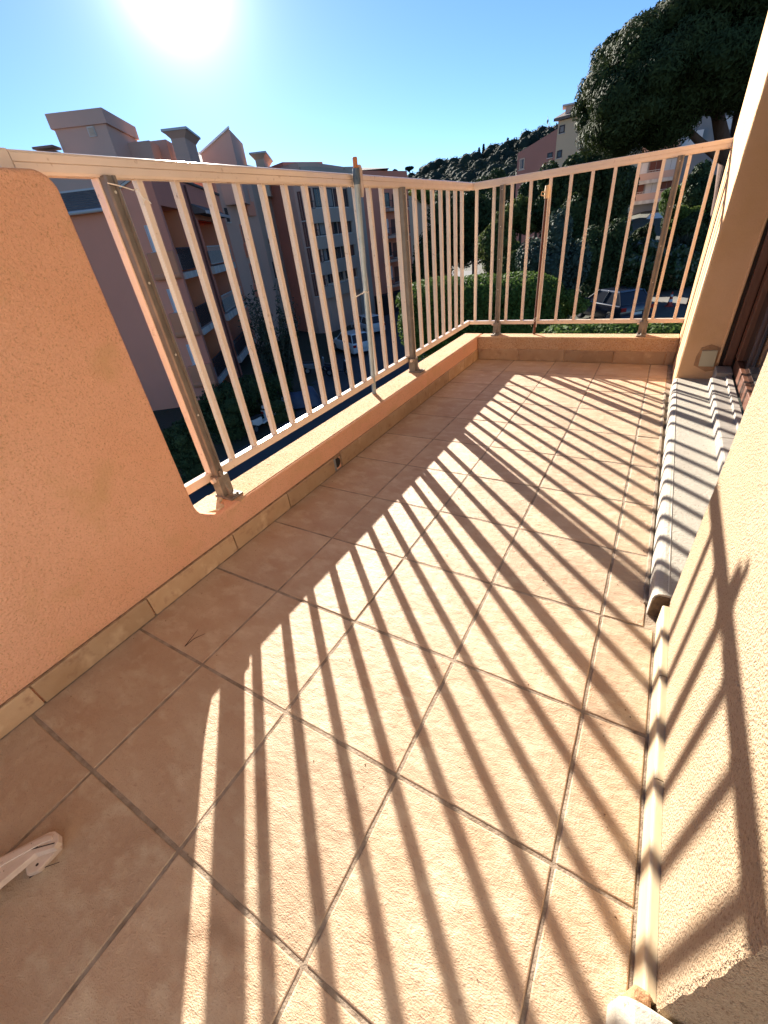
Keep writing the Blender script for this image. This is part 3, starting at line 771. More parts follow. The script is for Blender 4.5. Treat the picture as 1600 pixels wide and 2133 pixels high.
class Facade:
    """a wall plane given by two plan points; lays windows where the photo shows them"""
    def __init__(s, parent, A, B):
        s.p = parent; s.A = Vector((A[0], A[1], 0)); s.B = Vector((B[0], B[1], 0))
        s.d = (s.B - s.A).normalized(); s.n = Vector((-s.d.y, s.d.x, 0))
        if s.n.dot(CAM - s.A) < 0: s.n = -s.n
        s.M = Matrix(((s.d.x, s.n.x, 0, s.A.x), (s.d.y, s.n.y, 0, s.A.y), (0, 0, 1, 0), (0, 0, 0, 1)))
    def az(s, u, v):
        h = hit(u, v, s.A, s.n); return (h - s.A).dot(s.d), h.z
    def rect(s, u0, v0, u1, v1):
        a0, z1 = s.az(u0, v0); a1, z0 = s.az(u1, v1)
        return min(a0, a1), max(a0, a1), min(z0, z1), max(z0, z1)
    def win(s, r, kind='glass', panes=1, fw=.06):
        a0, a1, z0, z1 = r
        fm = {'glass': M['grey_beige'], 'shutter': M['shutter'], 'brown': M['brownsh'], 'dark': M['darkrail'], 'ochre': M['brownsh']}[kind]
        pm = {'glass': M['win_glass'], 'shutter': M['shutter'], 'brown': M['brownsh'], 'dark': M['win_glass'], 'ochre': M['ochre']}[kind]
        f = MB()
        for (b0, b1, c0, c1) in ((a0, a0 + fw, z0, z1), (a1 - fw, a1, z0, z1), (a0 + fw, a1 - fw, z0, z0 + fw), (a0 + fw, a1 - fw, z1 - fw, z1)):
            f.box(b0, b1, -.05, .05, c0, c1, s.M)
        fo = f.build('window', fm, s.p)
        w = (a1 - a0 - 2 * fw) / panes
        for k in range(panes):
            if kind in ('dark', 'glass') and random.random() < .35: pm = random.choice([M['brownsh'], M['curtain'], M['win_glass'], M['curtain']])
            elif kind in ('dark', 'glass'): pm = M['win_glass']
            MB().box(a0 + fw + k * w + .02, a0 + fw + (k + 1) * w - .02, -.03, .012, z0 + fw, z1 - fw, s.M).build('pane', pm, fo)
        MB().box(a0 - .08, a1 + .08, .0, .10, z0 - .09, z0 - .005, s.M).build('sill', M['slab'], fo)
        return fo
    def slab(s, name, a0, a1, z0, z1, out, material, back=.02):
        return MB().box(a0, a1, -back, out, z0, z1, s.M).build(name, material, s.p)
    def bars(s, a0, a1, z0, z1, out, material, step=.14, panel=None):
        rm = MB()
        rm.box(a0, a1, out - .05, out, z1 - .05, z1, s.M); rm.box(a0, a1, out - .04, out - .01, z0, z0 + .04, s.M)
        k = a0 + .04
        while k < a1:
            rm.box(k - .012, k + .012, out - .04, out - .016, z0 + .04, z1 - .05, s.M); k += step
        r_ = rm.build('balcony_railing', material, s.p)
        if panel: MB().box(a0, a1, out - .075, out - .06, z0 + .04, z0 + (z1 - z0) * .72, s.M).build('railing_screen', panel, r_)
        return r_
pt = lambda u, v, D: at(u, v, D)
# ---- large pink apartment building on the left
b1 = thing('apartment_building', 'large pink apartment block on the left with stacked balconies and a roof full of chimneys', 'building', K + Vector((0, 0, Z0)))
# end wall facing the balcony
E0, E1 = K, K + mv * 13
wallbox(b1, 'end_wall', K + mv * 1.8, E1, Z0, 3.20, 8, M['pink'])
wallbox(b1, 'gable_wall', K + mv * .3 + tv * .002, K + mv * 1.8 + tv * .002, Z0, 4.42, .3, M['pink'], z1b=3.80)
MB().hexa([tuple(K + mv * a + tv * b + Vector((0, 0, z))) for a, b, z in ((-.1, -.05, 4.59), (1.9, -.05, 3.78), (1.9, 14.5, 3.78), (-.1, 14.5, 4.59), (-.1, -.05, 4.70), (1.9, -.05, 3.89), (1.9, 14.5, 3.89), (-.1, 14.5, 4.70))]).build('roof', M['roof'], b1)
FE = Facade(b1, K, E1)
# lower roof with rows of tiles
rfm = MB()
for r_ in range(9):
    a0, a1 = -.35 + r_ * .36, -.35 + (r_ + 1) * .36 + .05
    z_a, z_b = 3.28 + r_ * .125, 3.28 + (r_ + 1) * .125
    q0, q1 = K + mv * 1.82 + tv * a0, K + mv * 13.2 + tv * a0
    q2, q3 = K + mv * 13.2 + tv * a1, K + mv * 1.82 + tv * a1
    rfm.hexa([q0 + Vector((0, 0, z_a - .02)), q1 + Vector((0, 0, z_a - .02)), q2 + Vector((0, 0, z_b - .06)), q3 + Vector((0, 0, z_b - .06)), q0 + Vector((0, 0, z_a + .06)), q1 + Vector((0, 0, z_a + .06)), q2 + Vector((0, 0, z_b + .02)), q3 + Vector((0, 0, z_b + .02))])
low = rfm.build('roof', M['roof'], b1)
gt = MB().tube([K + mv * 1.85 + tv * -.42 + Vector((0, 0, 3.24)), K + mv * 13.2 + tv * -.42 + Vector((0, 0, 3.24))], .075, 8).build('gutter', M['flash'], low)
wallbox(b1, 'upper_wall', K + mv * 1.8 + tv * 2.7, K + mv * 13 + tv * 2.7, 4.2, 5.35, 5, M['mauve'])
MB().prism([(0, 4.28), (.06, 4.28), (.06, 4.44), (0, 4.44)], lambda p, t: K + mv * (1.8 + t) + tv * (2.7 - p[0]) + Vector((0, 0, p[1])), 0, 11).build('flashing', M['flash'], b1)
# verge of the corner gable
MB().prism([(-.09, -.02), (.09, -.02), (.09, .07), (-.09, .07)], lambda p, t: K + mv * (1.95 - t) + tv * (p[0] - .02) + Vector((0, 0, 3.76 + t * .4 + p[1])), 0, 2.0).build('verge', M['slab'], b1)
# --- facade with balconies (first stretch), in pieces round the recessed balconies
F1A, F1B = K, K + tv * 14.6
F1 = Facade(b1, F1A, F1B)
def f1(name, a0, a1, z0, z1, material, y0=-.25, y1=0.0):
    return MB().box(a0, a1, y0, y1, z0, z1, F1.M).build(name, material, b1)
f1('facade', 0, .30, Z0, 4.58, M['redpink'], y0=-.3, y1=.004)
f1('facade', 3.55, 5.7, Z0, 4.58, M['redpink'], y1=.004)
f1('facade', .30, 3.55, 3.2, 4.58, M['redpink'])
f1('facade', 12.6, 14.6, Z0, 4.58, M['pink'], y1=.004)
f1('facade', 5.7, 12.6, 2.85, 4.58, M['redpink'])
f1('recess_wall', .31, 3.54, Z0, 3.2, M['redpink'], y0=-1.5, y1=-1.3)
f1('recess_wall', 3.545, 3.70, Z0, 3.2, M['orange'], y0=-1.5, y1=-.251)
f1('recess_wall', 5.7, 12.6, Z0, 2.85, M['orange'], y0=-1.9, y1=-1.6)
f1('recess_wall', 12.61, 12.8, Z0, 2.85, M['pink'], y0=-1.6, y1=-.251)
lv = [.36 - 2.75 * k for k in range(3)]
MB().box(-.0, 14.6, -8.2, -8.0, Z0, 5.6, F1.M).build('back_wall', M['pink'], b1)
MB().box(14.3, 14.6, -8.0, -.252, Z0, 5.6, F1.M).build('party_wall', M['pink'], b1)
MB().box(.0, 14.6, -2.0, -.252, 3.2, 3.4, F1.M).build('recess_ceiling', M['pink'], b1)
aw = MB().prism([(-.02, 3.62), (.75, 3.18), (.75, 3.08), (-.02, 3.10)], lambda p, t: F1.M @ Vector((t, p[0], p[1])), 5.8, 12.6).build('canopy_roof', M['roof'], b1)
MB().box(5.8, 12.6, .75, .84, 3.04, 3.20, F1.M).build('gutter', M['flash'], aw)
for i, z in enumerate(lv):
    F1.slab('balcony_slab', 5.72, 12.6, z - .40, z, .32, M['slab'], back=1.6)
    F1.bars(5.75, 12.55, z + .12, z + 1.10, .28, M['whiterail'] if i < 2 else M['darkrail'], .22, M['darkrail'])
    rm_ = MB()
    for (a0, a1) in ((6.2, 8.2), (8.3, 10.3), (10.4, 12.3)):
        f = MB().box(a0, a1, -1.62, -1.56, z + .02, z + 2.30, F1.M).build('window', M['brownsh'], b1)
        MB().box(a0 + .07, a1 - .07, -1.57, -1.545, z + .07, z + 2.23, F1.M).build('pane', M['ochre'] if (i + int(a0)) % 3 else M['win_glass'], f)
    # corner loggia: railing flush with the facade, rendered parapet wrapping onto the end wall
    F1.slab('balcony_slab', .31, 3.5, z - .30, z, .10, M['slab'], back=1.29)
    F1.bars(.33, 3.45, z + .10, z + 1.10, .08, M['darkrail'], .11, M['mauve'] if i == 0 else None)
    MB().prism([(0, z - .22), (.22, z - .22), (.30, z - .17), (.33, z - .08), (.33, z - .0), (.26, z + .05), (.24, z + 1.0), (0, z + 1.0)], lambda p, t: FE.M @ Vector((t, p[0], p[1])), -.02, 1.27).build('balcony_parapet', M['orange'], b1, bevel=.04)
    FE.win((.42, .98, z + 1.03, z + 2.12), 'shutter', fw=.03)
    w_ = MB().box(.9, 3.2, -1.305, -1.26, z + .02, z + 2.15, F1.M).build('window', M['brownsh'], b1)
    for a0 in (1.0, 2.1): MB().box(a0, a0 + 1.0, -1.27, -1.24, z + .10, z + 2.08, F1.M).build('pane', M['dark'] if i == 2 else M['orange'], w_)
MB().box(5.70, 5.95, -.1, .12, Z0, 2.85, F1.M).build('corner_pilaster', M['redpink'], b1)
MB().tube([F1.M @ Vector((5.35, .10, Z0)), F1.M @ Vector((5.35, .10, 4.4))], .06, 8).build('downpipe', M['brownsh'], b1)
# second, taller stretch
P1, P2 = K + tv * 14.6, pt(562, 400, 47)
PX = pt(527, 400, 44.0)
F2 = Facade(b1, P1, PX); F3 = Facade(b1, PX, P2)
wallbox(b1, 'facade', P1, PX, Z0, 6.3, 5, M['mauve'])
wallbox(b1, 'facade', PX + F3.n * .0, P2, Z0, 6.6, 5, M['beige'])
for r_ in ((477, 380, 486, 407), (466, 433, 479, 462), (484, 532, 493, 560), (500, 620, 509, 650)):
    F2.win(F2.rect(*r_), 'dark')
for (u0, v0, u1, v1, mm) in ((498, 467, 524, 506, 'mauve'), (518, 549, 540, 590, 'mauve'), (503, 392, 522, 420, 'pink')):
    a0, a1, z0, z1 = F2.rect(u0, v0, u1, v1)
    f = MB().box(a0, a1, -.05, .05, z0, z1, F2.M).build('window', M['pink'], b1)
    MB().box(a0 + .08, (a0 + a1) / 2, -.02, .07, z0 + .08, z1 - .08, F2.M).build('pane', M['win_glass'], f)
    MB().box((a0 + a1) / 2 + .03, a1 - .08, -.02, .07, z0 + .08, z1 - .08, F2.M).build('pane', M[mm], f)
    F2.slab('balcony_parapet', a0 - .1, a1 + .1, z0 - .95, z0 - .02, .22, M['pink'])
for (u0, v0, u1, v1, kd) in ((537, 387, 543, 405, 'shutter'), (540, 405, 548, 428, 'dark'), (553, 468, 559, 497, 'shutter'), (558, 497, 564, 507, 'dark'), (568, 545, 574, 580, 'dark')):
    F3.win(F3.rect(u0, v0, u1, v1), kd, fw=.04)
# side of the projecting wing, then its bowed front
P3 = pt(600, 400, 44.5)
wallbox(b1, 'side_wall', P2, P3, Z0, 6.6, 4, M['redpink'])
# ---- roofscape seen over the handrail
def along(P, d, u, v):
    """how far from P in plan direction d the pixel column (u, v) is met"""
    r_ = ray(u, v); r2 = Vector((r_.x, r_.y)); w = Vector((P.x - CAM.x, P.y - CAM.y))
    # w + s d = k r2
    det = d.x * -r2.y + d.y * r2.x
    return (w.x * r2.y - w.y * r2.x) / det
def frame(P, z0, w_left, w_right, h, name, material, parent, grow=0):
    """box with a corner at P, going w_left along mv and w_right along tv"""
    p = []
    for zz in (z0, z0 + h):
        for (a, b) in ((-grow, -grow), (w_left + grow, -grow), (w_left + grow, w_right + grow), (-grow, w_right + grow)):
            q = P + mv * a + tv * b; p.append((q.x, q.y, zz))
    return MB().hexa(p).build(name, material, parent)
Tc = pt(208, 225, 34); Tc2 = Vector((Tc.x, Tc.y, 0))
wl_, wr_ = along(Tc, mv, 100, 238), along(Tc, tv, 270, 245)
tw_ = frame(Tc2, 4.0, wl_, wr_, Tc.z - 4.625, 'roof_tower', M['mauve'], b1)
frame(Tc2, Tc.z - .622, wl_, wr_, .62, 'tower_cap', M['mauve'], tw_, .12)
FT = Facade(b1, Tc2, Tc2 + mv * 5)
a0, a1, z0, z1 = FT.rect(180, 264, 203, 284)
vt = MB().box(a0, a1, -.02, .05, z0, z1, FT.M).build('vent', M['slab'], tw_)
for k in range(6):
    zz = z0 + .05 + (z1 - z0 - .1) * k / 6
    MB().box(a0 + .05, a1 - .05, .04, .075, zz, zz + (z1 - z0) * .09, FT.M).build('louvre', M['grey_beige'], vt)
q = pt(108, 300, 34.5)
cw = frame(Vector((q.x, q.y, 0)), q.z - .12, 1.1, .9, .10, 'vent_cowl', M['roof'], b1)
for k in range(3): frame(Vector((q.x, q.y, 0)), q.z - .32 - k * .2, .95, .7, .07, 'louvre', M['darkrail'], cw)
q = pt(310, 292, 36.0)
frame(Vector((q.x, q.y, 0)), 4.5, 2.4, 2.0, q.z - 4.5, 'roof_wall', M['mauve'], b1)
q = pt(345, 290, 37.5)
frame(Vector((q.x, q.y, 0)), 4.5, 3.0, 2.6, q.z - 4.5, 'roof_wall', M['mauve'], b1)
def chimney(u, v, D, ul, ur, zb, label_mat):
    c = pt(u, v, D); c2 = Vector((c.x, c.y, 0))
    a, b = along(c, mv, ul, v), along(c, tv, ur, v)
    st_ = frame(c2, zb, a, b, c.z - zb - .42, 'chimney', label_mat, b1, -.28)
    pb, ptop = [], []
    for (aa, bb) in ((0, 0), (a, 0), (a, b), (0, b)):
        q_ = c2 + mv * aa + tv * bb; ptop.append((q_.x, q_.y, c.z - .12))
    for (aa, bb) in ((.28, .28), (a - .28, .28), (a - .28, b - .28), (.28, b - .28)):
        q_ = c2 + mv * aa + tv * bb; pb.append((q_.x, q_.y, c.z - .425))
    MB().hexa(pb + ptop).build('chimney_cowl', label_mat, st_)
    frame(c2, c.z - .118, a, b, .115, 'chimney_cap', M['flash'], st_, .06)
chimney(386, 263, 35.0, 335, 409, 5.6, M['mauve'])
chimney(552, 314, 45.0, 519, 563, 4.6, M['grey_beige'])
# tall shed-roofed part and its verge whitened for sun glare
G = pt(476, 266, 41.0); G2 = Vector((G.x, G.y, 0))
sG = along(G, mv, 416, 312)
zl = G.z - (G.z - pt(416, 312, 40.2).z)
wallbox(b1, 'shed_gable', G2, G2 + mv * sG, 4.0, G.z - .05, 5.5, M['mauve'], z1b=zl - .05)
MB().prism([(-.14, -.05), (.10, -.05), (.10, .06), (-.14, .06)], lambda p, t: G2 + mv * (sG * (1.03 - 1.05 * t)) + tv * p[0] + Vector((0, 0, zl + (G.z - zl) * (1.05 * t - .03) + p[1])), 0, 1).build('verge', M['bright_verge'], b1)
q0 = G2 + mv * sG
MB().hexa([tuple(q0 + mv * 4.5 + Vector((0, 0, 6.2))), tuple(q0 + Vector((0, 0, 6.5))), tuple(q0 + tv * 5 + Vector((0, 0, 6.5))), tuple(q0 + mv * 4.5 + tv * 5 + Vector((0, 0, 6.2))),
           tuple(q0 + mv * 4.5 + Vector((0, 0, 6.35))), tuple(q0 + Vector((0, 0, 6.65))), tuple(q0 + tv * 5 + Vector((0, 0, 8.0))), tuple(q0 + mv * 4.5 + tv * 5 + Vector((0, 0, 8.0)))]).build('roof', M['roof'], b1)
frame(q0 + tv * 5.1, 5.0, 5.0, 1.5, G.z - 5.5, 'roof_wall', M['mauve'], b1)
q = pt(500, 336, 43); frame(Vector((q.x, q.y, 0)), q.z - .5, 3.0, 2.2, .5, 'roof', M['roof'], b1)
q = pt(596, 344, 47); frame(Vector((q.x, q.y, 0)), q.z - .9, 1.0, 1.2, .9, 'roof', M['roof'], b1)
# ---- bowed wing
b2 = thing('bowed_building', 'mauve apartment wing with bowed beige balcony fronts straight behind the grey pole', 'building', (P3.x, P3.y, Z0))
arcp = [(600, 44.5), (618, 43.6), (636, 43.3), (655, 43.7), (675, 44.6), (697, 46.2), (726, 48.6)]
AP = [pt(u, 430, D) for u, D in arcp]
AP = [Vector((q_.x, q_.y, 0)) for q_ in AP]
P5 = pt(757, 430, 49.6); P5 = Vector((P5.x, P5.y, 0))
foot = [(q_.x, q_.y) for q_ in AP] + [(P5.x, P5.y), (P5.x - 8, P5.y + 8), (P2.x - 4, P2.y + 8)]
MB().prism(foot, lambda p, t: (p[0], p[1], t), Z0, 6.3).build('facade', M['mauve'], b2)
def offset_arc(pts, o):
    out = []
    for i, q_ in enumerate(pts):
        d = (pts[min(i + 1, len(pts) - 1)] - pts[max(i - 1, 0)]).normalized(); n_ = Vector((d.y, -d.x, 0))
        if n_.dot(Vector((CAM.x, CAM.y, 0)) - q_) < 0: n_ = -n_
        out.append(q_ + n_ * o)
    return out
FB = [Facade(b2, AP[i], AP[i + 1]) for i in range(len(AP) - 1)]
zl_ = [FB[4].az(690, v)[1] for v in (466, 517, 571, 622)]
z_par = [(FB[4].az(690, a)[1], FB[4].az(690, b)[1]) for a, b in ((463, 434), (516, 491), (570, 544), (620, 594))]
for k, (za, zb_) in enumerate([(z_par[0][0] + 2.75, z_par[0][1] + 2.75)] + z_par):
    inner, outer = offset_arc(AP[2:], .02), offset_arc(AP[2:], .32)
    poly = [(q_.x, q_.y) for q_ in inner] + [(q_.x, q_.y) for q_ in outer[::-1]]
    MB().prism(poly, lambda p, t: (p[0], p[1], t), za, zb_).build('balcony_front', M['beige'], b2)
    if k == 0: continue
    for i, f_ in enumerate(FB):
        L_ = (f_.B - f_.A).length
        if i == 0: continue
        if i == 1: f_.win((.25, L_ - .2, za + .3, zb_ + 1.25), 'brown', 2); continue
        kd = 'brown' if i == 2 else ('glass' if k == 4 else 'dark')
        f_.win((.12, L_ - .12, zb_ + .10, zb_ + 1.42), kd, 3 if i > 3 else 2, .07)
        if i == 2: f_.bars(.1, L_ - .1, za + 1.0, zb_ + .55, .28, M['darkrail'], .2)
MB().box(.0, (P5 - AP[-1]).length, -.3, .12, Z0, 6.2, Facade(b2, AP[-1], P5).M).build('stair_wall', M['beige'], b2)
q = pt(757, 349, 53)
pr4 = [pt(712, 362, 50), pt(812, 366, 52), pt(800, 366, 58), pt(712, 362, 58)]
MB().add([(q_.x, q_.y, at(730, 358, 51).z) for q_ in pr4] + [(q.x, q.y, q.z)], [(0, 1, 4), (1, 2, 4), (2, 3, 4), (3, 0, 4), (3, 2, 1, 0)]).build('roof', M['roof'], b2)
# ---- end block right of the pole
P6 = pt(852, 430, 55); P7 = pt(905, 430, 60)
b3 = thing('end_block', 'mauve apartment block with white shutters and blank grey end wall right of the pole', 'building', (P6.x, P6.y, Z0))
ztop = at(852, 392, 55).z + .6
wallbox(b3, 'facade', P5, P6, Z0, 6.0, 7, M['redpink'])
wallbox(b3, 'end_wall', P6, P7, Z0, at(852, 407, 55).z, 6, M['grey_beige'], z1b=at(905, 424, 60).z)
F5 = Facade(b3, P5, P6)
for r_, kd in (((767, 405, 773, 428), 'shutter'), ((772, 457, 779, 481), 'shutter'), ((777, 511, 784, 533), 'dark'), ((781, 559, 789, 580), 'shutter'),
               ((795, 402, 812, 430), 'dark'), ((796, 457, 810, 484), 'shutter'), ((801, 506, 816, 532), 'dark'), ((804, 556, 818, 580), 'shutter')):
    F5.win(F5.rect(*r_), kd, fw=.05)
for (u0, v0, u1, v1) in ((816, 404, 840, 430), (814, 457, 842, 484), (818, 506, 842, 532), (821, 556, 846, 582)):
    r_ = F5.rect(u0, v0, u1, v1)
    F5.win(r_, 'brown', 2)
    F5.slab('balcony_slab', r_[0] - 1.6, r_[1] + .1, r_[2] - .35, r_[2] - .12, .9, M['mauve'])
    F5.bars(r_[0] - 1.5, r_[1], r_[2] - .1, r_[2] + .55, .86, M['darkrail'], .2)
MB().box(0.2, (P6 - P5).length - .2, .0, 1.2, Z0, Z0 + 2.1, F5.M).build('garage_front', M['dark'], b3)
iv = [pt(860, 404, 56), pt(875, 408, 57), pt(890, 413, 58.5), pt(903, 420, 60), pt(868, 402, 57), pt(882, 408, 58)]
cl = [(q_.x, q_.y + .6, q_.z - .1, 1.1, 1.0, .55) for q_ in iv]
o = bpy.data.objects.new('ivy', leaf_mesh('ivy', scatter(cl, 1800, .22), M['hedge_leaf'], core_of(cl))); COL.objects.link(o)
tag(o, 'green ivy growing over the top of the blank end wall', 'ivy')
# ---- pink and cream building on the right skyline
Q0, Q1, Q2 = pt(1078, 330, 84), pt(1156, 330, 80), pt(1262, 330, 76)
b4 = thing('gabled_building', 'tall building with a sloping pink wall and a cream wall left of the big pine', 'building', (Q1.x, Q1.y, -4))
def hz(u, v, D): return at(u, v, D).z
wallbox(b4, 'pink_wall', Q0, Q1, -6, hz(1079, 319, 84), 9, M['gable_pink'], z1b=hz(1160, 268, 80))
wallbox(b4, 'cream_wall', Q1, Q2, -6, hz(1163, 253, 80), 9, M['cream'], z1b=hz(1262, 225, 76))
F7, F8 = Facade(b4, Q1, Q2), Facade(b4, Q0, Q1)
for r_ in ((1166, 262, 1176, 276), (1161, 314, 1170, 328), (1212, 308, 1218, 331), (1220, 307, 1227, 330), (1229, 306, 1236, 328)):
    F7.win(F7.rect(*r_), 'dark', fw=.14)
F8.win(F8.rect(1141, 319, 1151, 327), 'dark', fw=.12)
F8.win(F8.rect(1083, 331, 1092, 352), 'glass', 2, fw=.12)
F8.win(F8.rect(1082, 395, 1090, 415), 'glass', 1, fw=.12)
rA, rB = hz(1163, 252, 80), hz(1262, 224, 76)
e = F7.n * .5
A_, B_ = Vector((Q1.x, Q1.y, 0)) - F7.d * .4, Vector((Q2.x, Q2.y, 0))
MB().hexa([A_ + e + Vector((0, 0, rA)), B_ + e + Vector((0, 0, rB)), B_ - F7.n * 5 + Vector((0, 0, rB + .2)), A_ - F7.n * 5 + Vector((0, 0, rA + .2)),
           A_ + e + Vector((0, 0, rA + .3)), B_ + e + Vector((0, 0, rB + .3)), B_ - F7.n * 5 + Vector((0, 0, rB + 2.4)), A_ + F7.d * 1.5 - F7.n * 5 + Vector((0, 0, rA + 2.4))]).build('roof', M['roof'], b4)
def far_box(u0, v0, u1, v1, D, name, material, parent, deep=2.0, cap=0):
    A_, B_ = pt(u0, v0, D), pt(u1, v0, D); zt, zb_ = at(u0, v0, D).z, at(u0, v1, D).z
    o_ = wallbox(parent, name, A_, B_, zb_, zt, deep, material)
    if cap:
        d_ = (B_ - A_).normalized() * cap; d_.z = 0
        wallbox(o_, name + '_cap', A_ - d_ - Vector((0, cap, 0)), B_ + d_ - Vector((0, cap, 0)), zt + .002, zt + .16, deep + 2 * cap, M['flash'])
    return o_
far_box(1179, 221, 1210, 243, 79.5, 'chimney', M['mauve'], b4, 2, .35)
far_box(1208, 199, 1245, 226, 79.8, 'roof_tower', M['mauve'], b4, 3)
far_box(1226, 190, 1240, 200, 79.9, 'chimney', M['mauve'], b4, 1, .2)
# ---- pale building half hidden behind the pine
b5 = thing('balcony_building', 'pale building with white balcony slabs half hidden behind the big pine', 'building', (pt(1380, 400, 92).x, 88, -4))
R0, R1 = pt(1312, 380, 92), pt(1545, 345, 92)
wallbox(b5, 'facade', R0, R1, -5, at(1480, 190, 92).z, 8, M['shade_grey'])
F9 = Facade(b5, R0, R1)
La = F9.az(1400, 380)[0]
for k, v in enumerate((318, 374, 415)):
    z = F9.az(1360, v)[1]
    F9.slab('balcony_slab', .1, La, z - .45, z, 1.6, M['slab'])
    F9.slab('balcony_parapet', .12, La - .02, z + .002, z + .85, 1.36, M['mauve'], back=-1.26)
    F9.bars(.12, La - .02, z + .86, z + 1.12, 1.35, M['whiterail'], .4)
    for j in range(3):
        F9.win((.4 + j * La / 3, .2 + (j + 1) * La / 3, z + .1, z + 2.2), 'shutter' if (j + k) % 2 else 'brown', 2)
F9.win(F9.rect(1506, 244, 1524, 268), 'shutter')
a_, z_ = F9.az(1370, 300)
MB().box(a_, a_ + 5.5, .0, .5, z_ - 1.8, z_ + .7, F9.M).build('awning_panel', M['shutter'], b5)

# ============================================================ THE BIG PINE
pb = pt(1500, 480, 30)
pz = float(gh(pb.x, pb.y))
pn = thing('umbrella_pine', 'huge dark umbrella pine with forked reddish trunk filling the top right corner', 'tree', (pb.x, pb.y, pz))
def rel(u, v, D): return at(u, v, D) - Vector((pb.x, pb.y, pz))
tk = MB()
fork = rel(1520, 330, 30)
tk.tube([(0, 0, -.3), (.1, 0, 2), rel(1512, 400, 30), fork], [.62, .5, .45, .42], 12)
local('trunk', tk, M['bark'], pn, smooth=True)
def limb(pts, r0, r1):
    n_ = len(pts); return local('limb', MB().tube(pts, [r0 + (r1 - r0) * i / (n_ - 1) for i in range(n_)], 9), M['bark'], pn, smooth=True)
limb([rel(1518, 345, 30), rel(1505, 290, 29.8), rel(1494, 235, 29.6), rel(1470, 200, 29.5), rel(1440, 150, 29)], .34, .12)
limb([fork, rel(1540, 280, 30.2), rel(1552, 190, 30.4), rel(1575, 90, 30.5), rel(1600, 0, 31)], .40, .20)
limb([rel(1502, 330, 29.9), rel(1460, 298, 29.4), rel(1432, 270, 29), rel(1400, 262, 28.6), rel(1350, 275, 28)], .20, .05)
limb([rel(1494, 235, 29.6), rel(1450, 225, 29), rel(1390, 220, 28.4), rel(1320, 235, 28)], .16, .05)
limb([rel(1548, 210, 30.3), rel(1500, 160, 31.5), rel(1460, 100, 33)], .18, .06)
cl = []
outline = [(1236, 262, 26), (1230, 225, 22), (1246, 190, 26), (1262, 160, 24), (1275, 128, 26), (1300, 100, 28), (1335, 80, 30), (1368, 55, 28), (1395, 35, 28), (1425, 15, 30), (1460, -10, 36), (1500, -40, 44), (1560, -70, 50), (1620, -90, 60)]
for (u, v, r_) in outline:
    for k in range(4):
        D = rng.uniform(25.5, 31)
        c = rel(u + rng.uniform(-8, 20), v + rng.uniform(-4, 22), D); rr = r_ * rng.uniform(.55, 1.0) * .033
        cl.append((c.x, c.y, c.z, rr, rr, rr * .8))
for (u, v, r_) in outline:            # loose tufts breaking the outline
    for k in range(7):
        c = rel(u + rng.uniform(-22, 14), v + rng.uniform(-22, 10), rng.uniform(27, 30)); rr = rng.uniform(.16, .38)
        cl.append((c.x, c.y, c.z, rr * 1.5, rr * 1.5, rr))
for k in range(270):
    u = rng.uniform(1240, 1640); lo = np.interp(u, [1222, 1300, 1400, 1460, 1520, 1640], [300, 312, 285, 240, 215, 200]); hi = np.interp(u, [1222, 1262, 1300, 1368, 1425, 1500, 1640], [215, 150, 105, 60, 20, -30, -90])
    v = lo + (hi - lo) * rng.random() ** .9
    # the dome bulges: clumps sit on its near or far skin
    D = 29.5 + rng.choice([-1, 1]) * rng.uniform(2.0, 5.0) * math.sqrt(max(.05, 1 - abs((v - (lo + hi) / 2) / ((lo - hi) / 2 + 1e-3)) ** 2))
    c = rel(u, v, D); rr = rng.uniform(.5, 1.05)
    cl.append((c.x, c.y, c.z, rr, rr, rr * .72))
o = bpy.data.objects.new('crown', leaf_mesh('crown', scatter(cl, 330000, .062, 3.2, up=.3, inner=.55, power=.4, jit=.5), M['pine_leaf'], core_of(cl, .62)))
COL.objects.link(o); o.parent = pn

# ============================================================ SHRUBS, HEDGES AND GARDEN TREES
def tree(label, u, v, rpx, D, material, n, size, wide=1.0, tall=1.0, group='trees in the garden below', name='garden_tree', lumps=20):
    C_ = at(u, v, D); r = rpx * depth(C_) / FPX
    gz = min(float(gh(C_.x, C_.y)), C_.z - r * tall)
    g = thing(name, label, 'tree', (C_.x, C_.y, gz), group=group)
    h = C_.z - gz
    local('trunk', MB().tube([(0, 0, -.2), (.08, .05, h * .5), (0, 0, h)], [.16 + r * .03, .13, .08], 8), M['bark_grey'], g)
    local_leaf('crown', bumpy((0, 0, h), (r * wide, r * wide, r * tall), lumps, .42), n, size, material, g, up=.2)
    return g
bush('clipped_bush', 'dark rounded bush at the foot of the pink end wall beside the orange parapet', 390, 925, 50, 16.5, M['dark_leaf'], 7000, .07, ground=-6.4)
bush('clipped_bush', 'broad dark bush behind the two white scooters', 545, 838, 55, 22.5, M['dark_leaf'], 9000, .09, wide=1.4, tall=.9, ground=-6.4)
bush('clipped_bush', 'low dark bush between the corner balconies and the scooters', 465, 850, 48, 20.5, M['dark_leaf'], 7000, .08, wide=1.2, ground=-6.4)
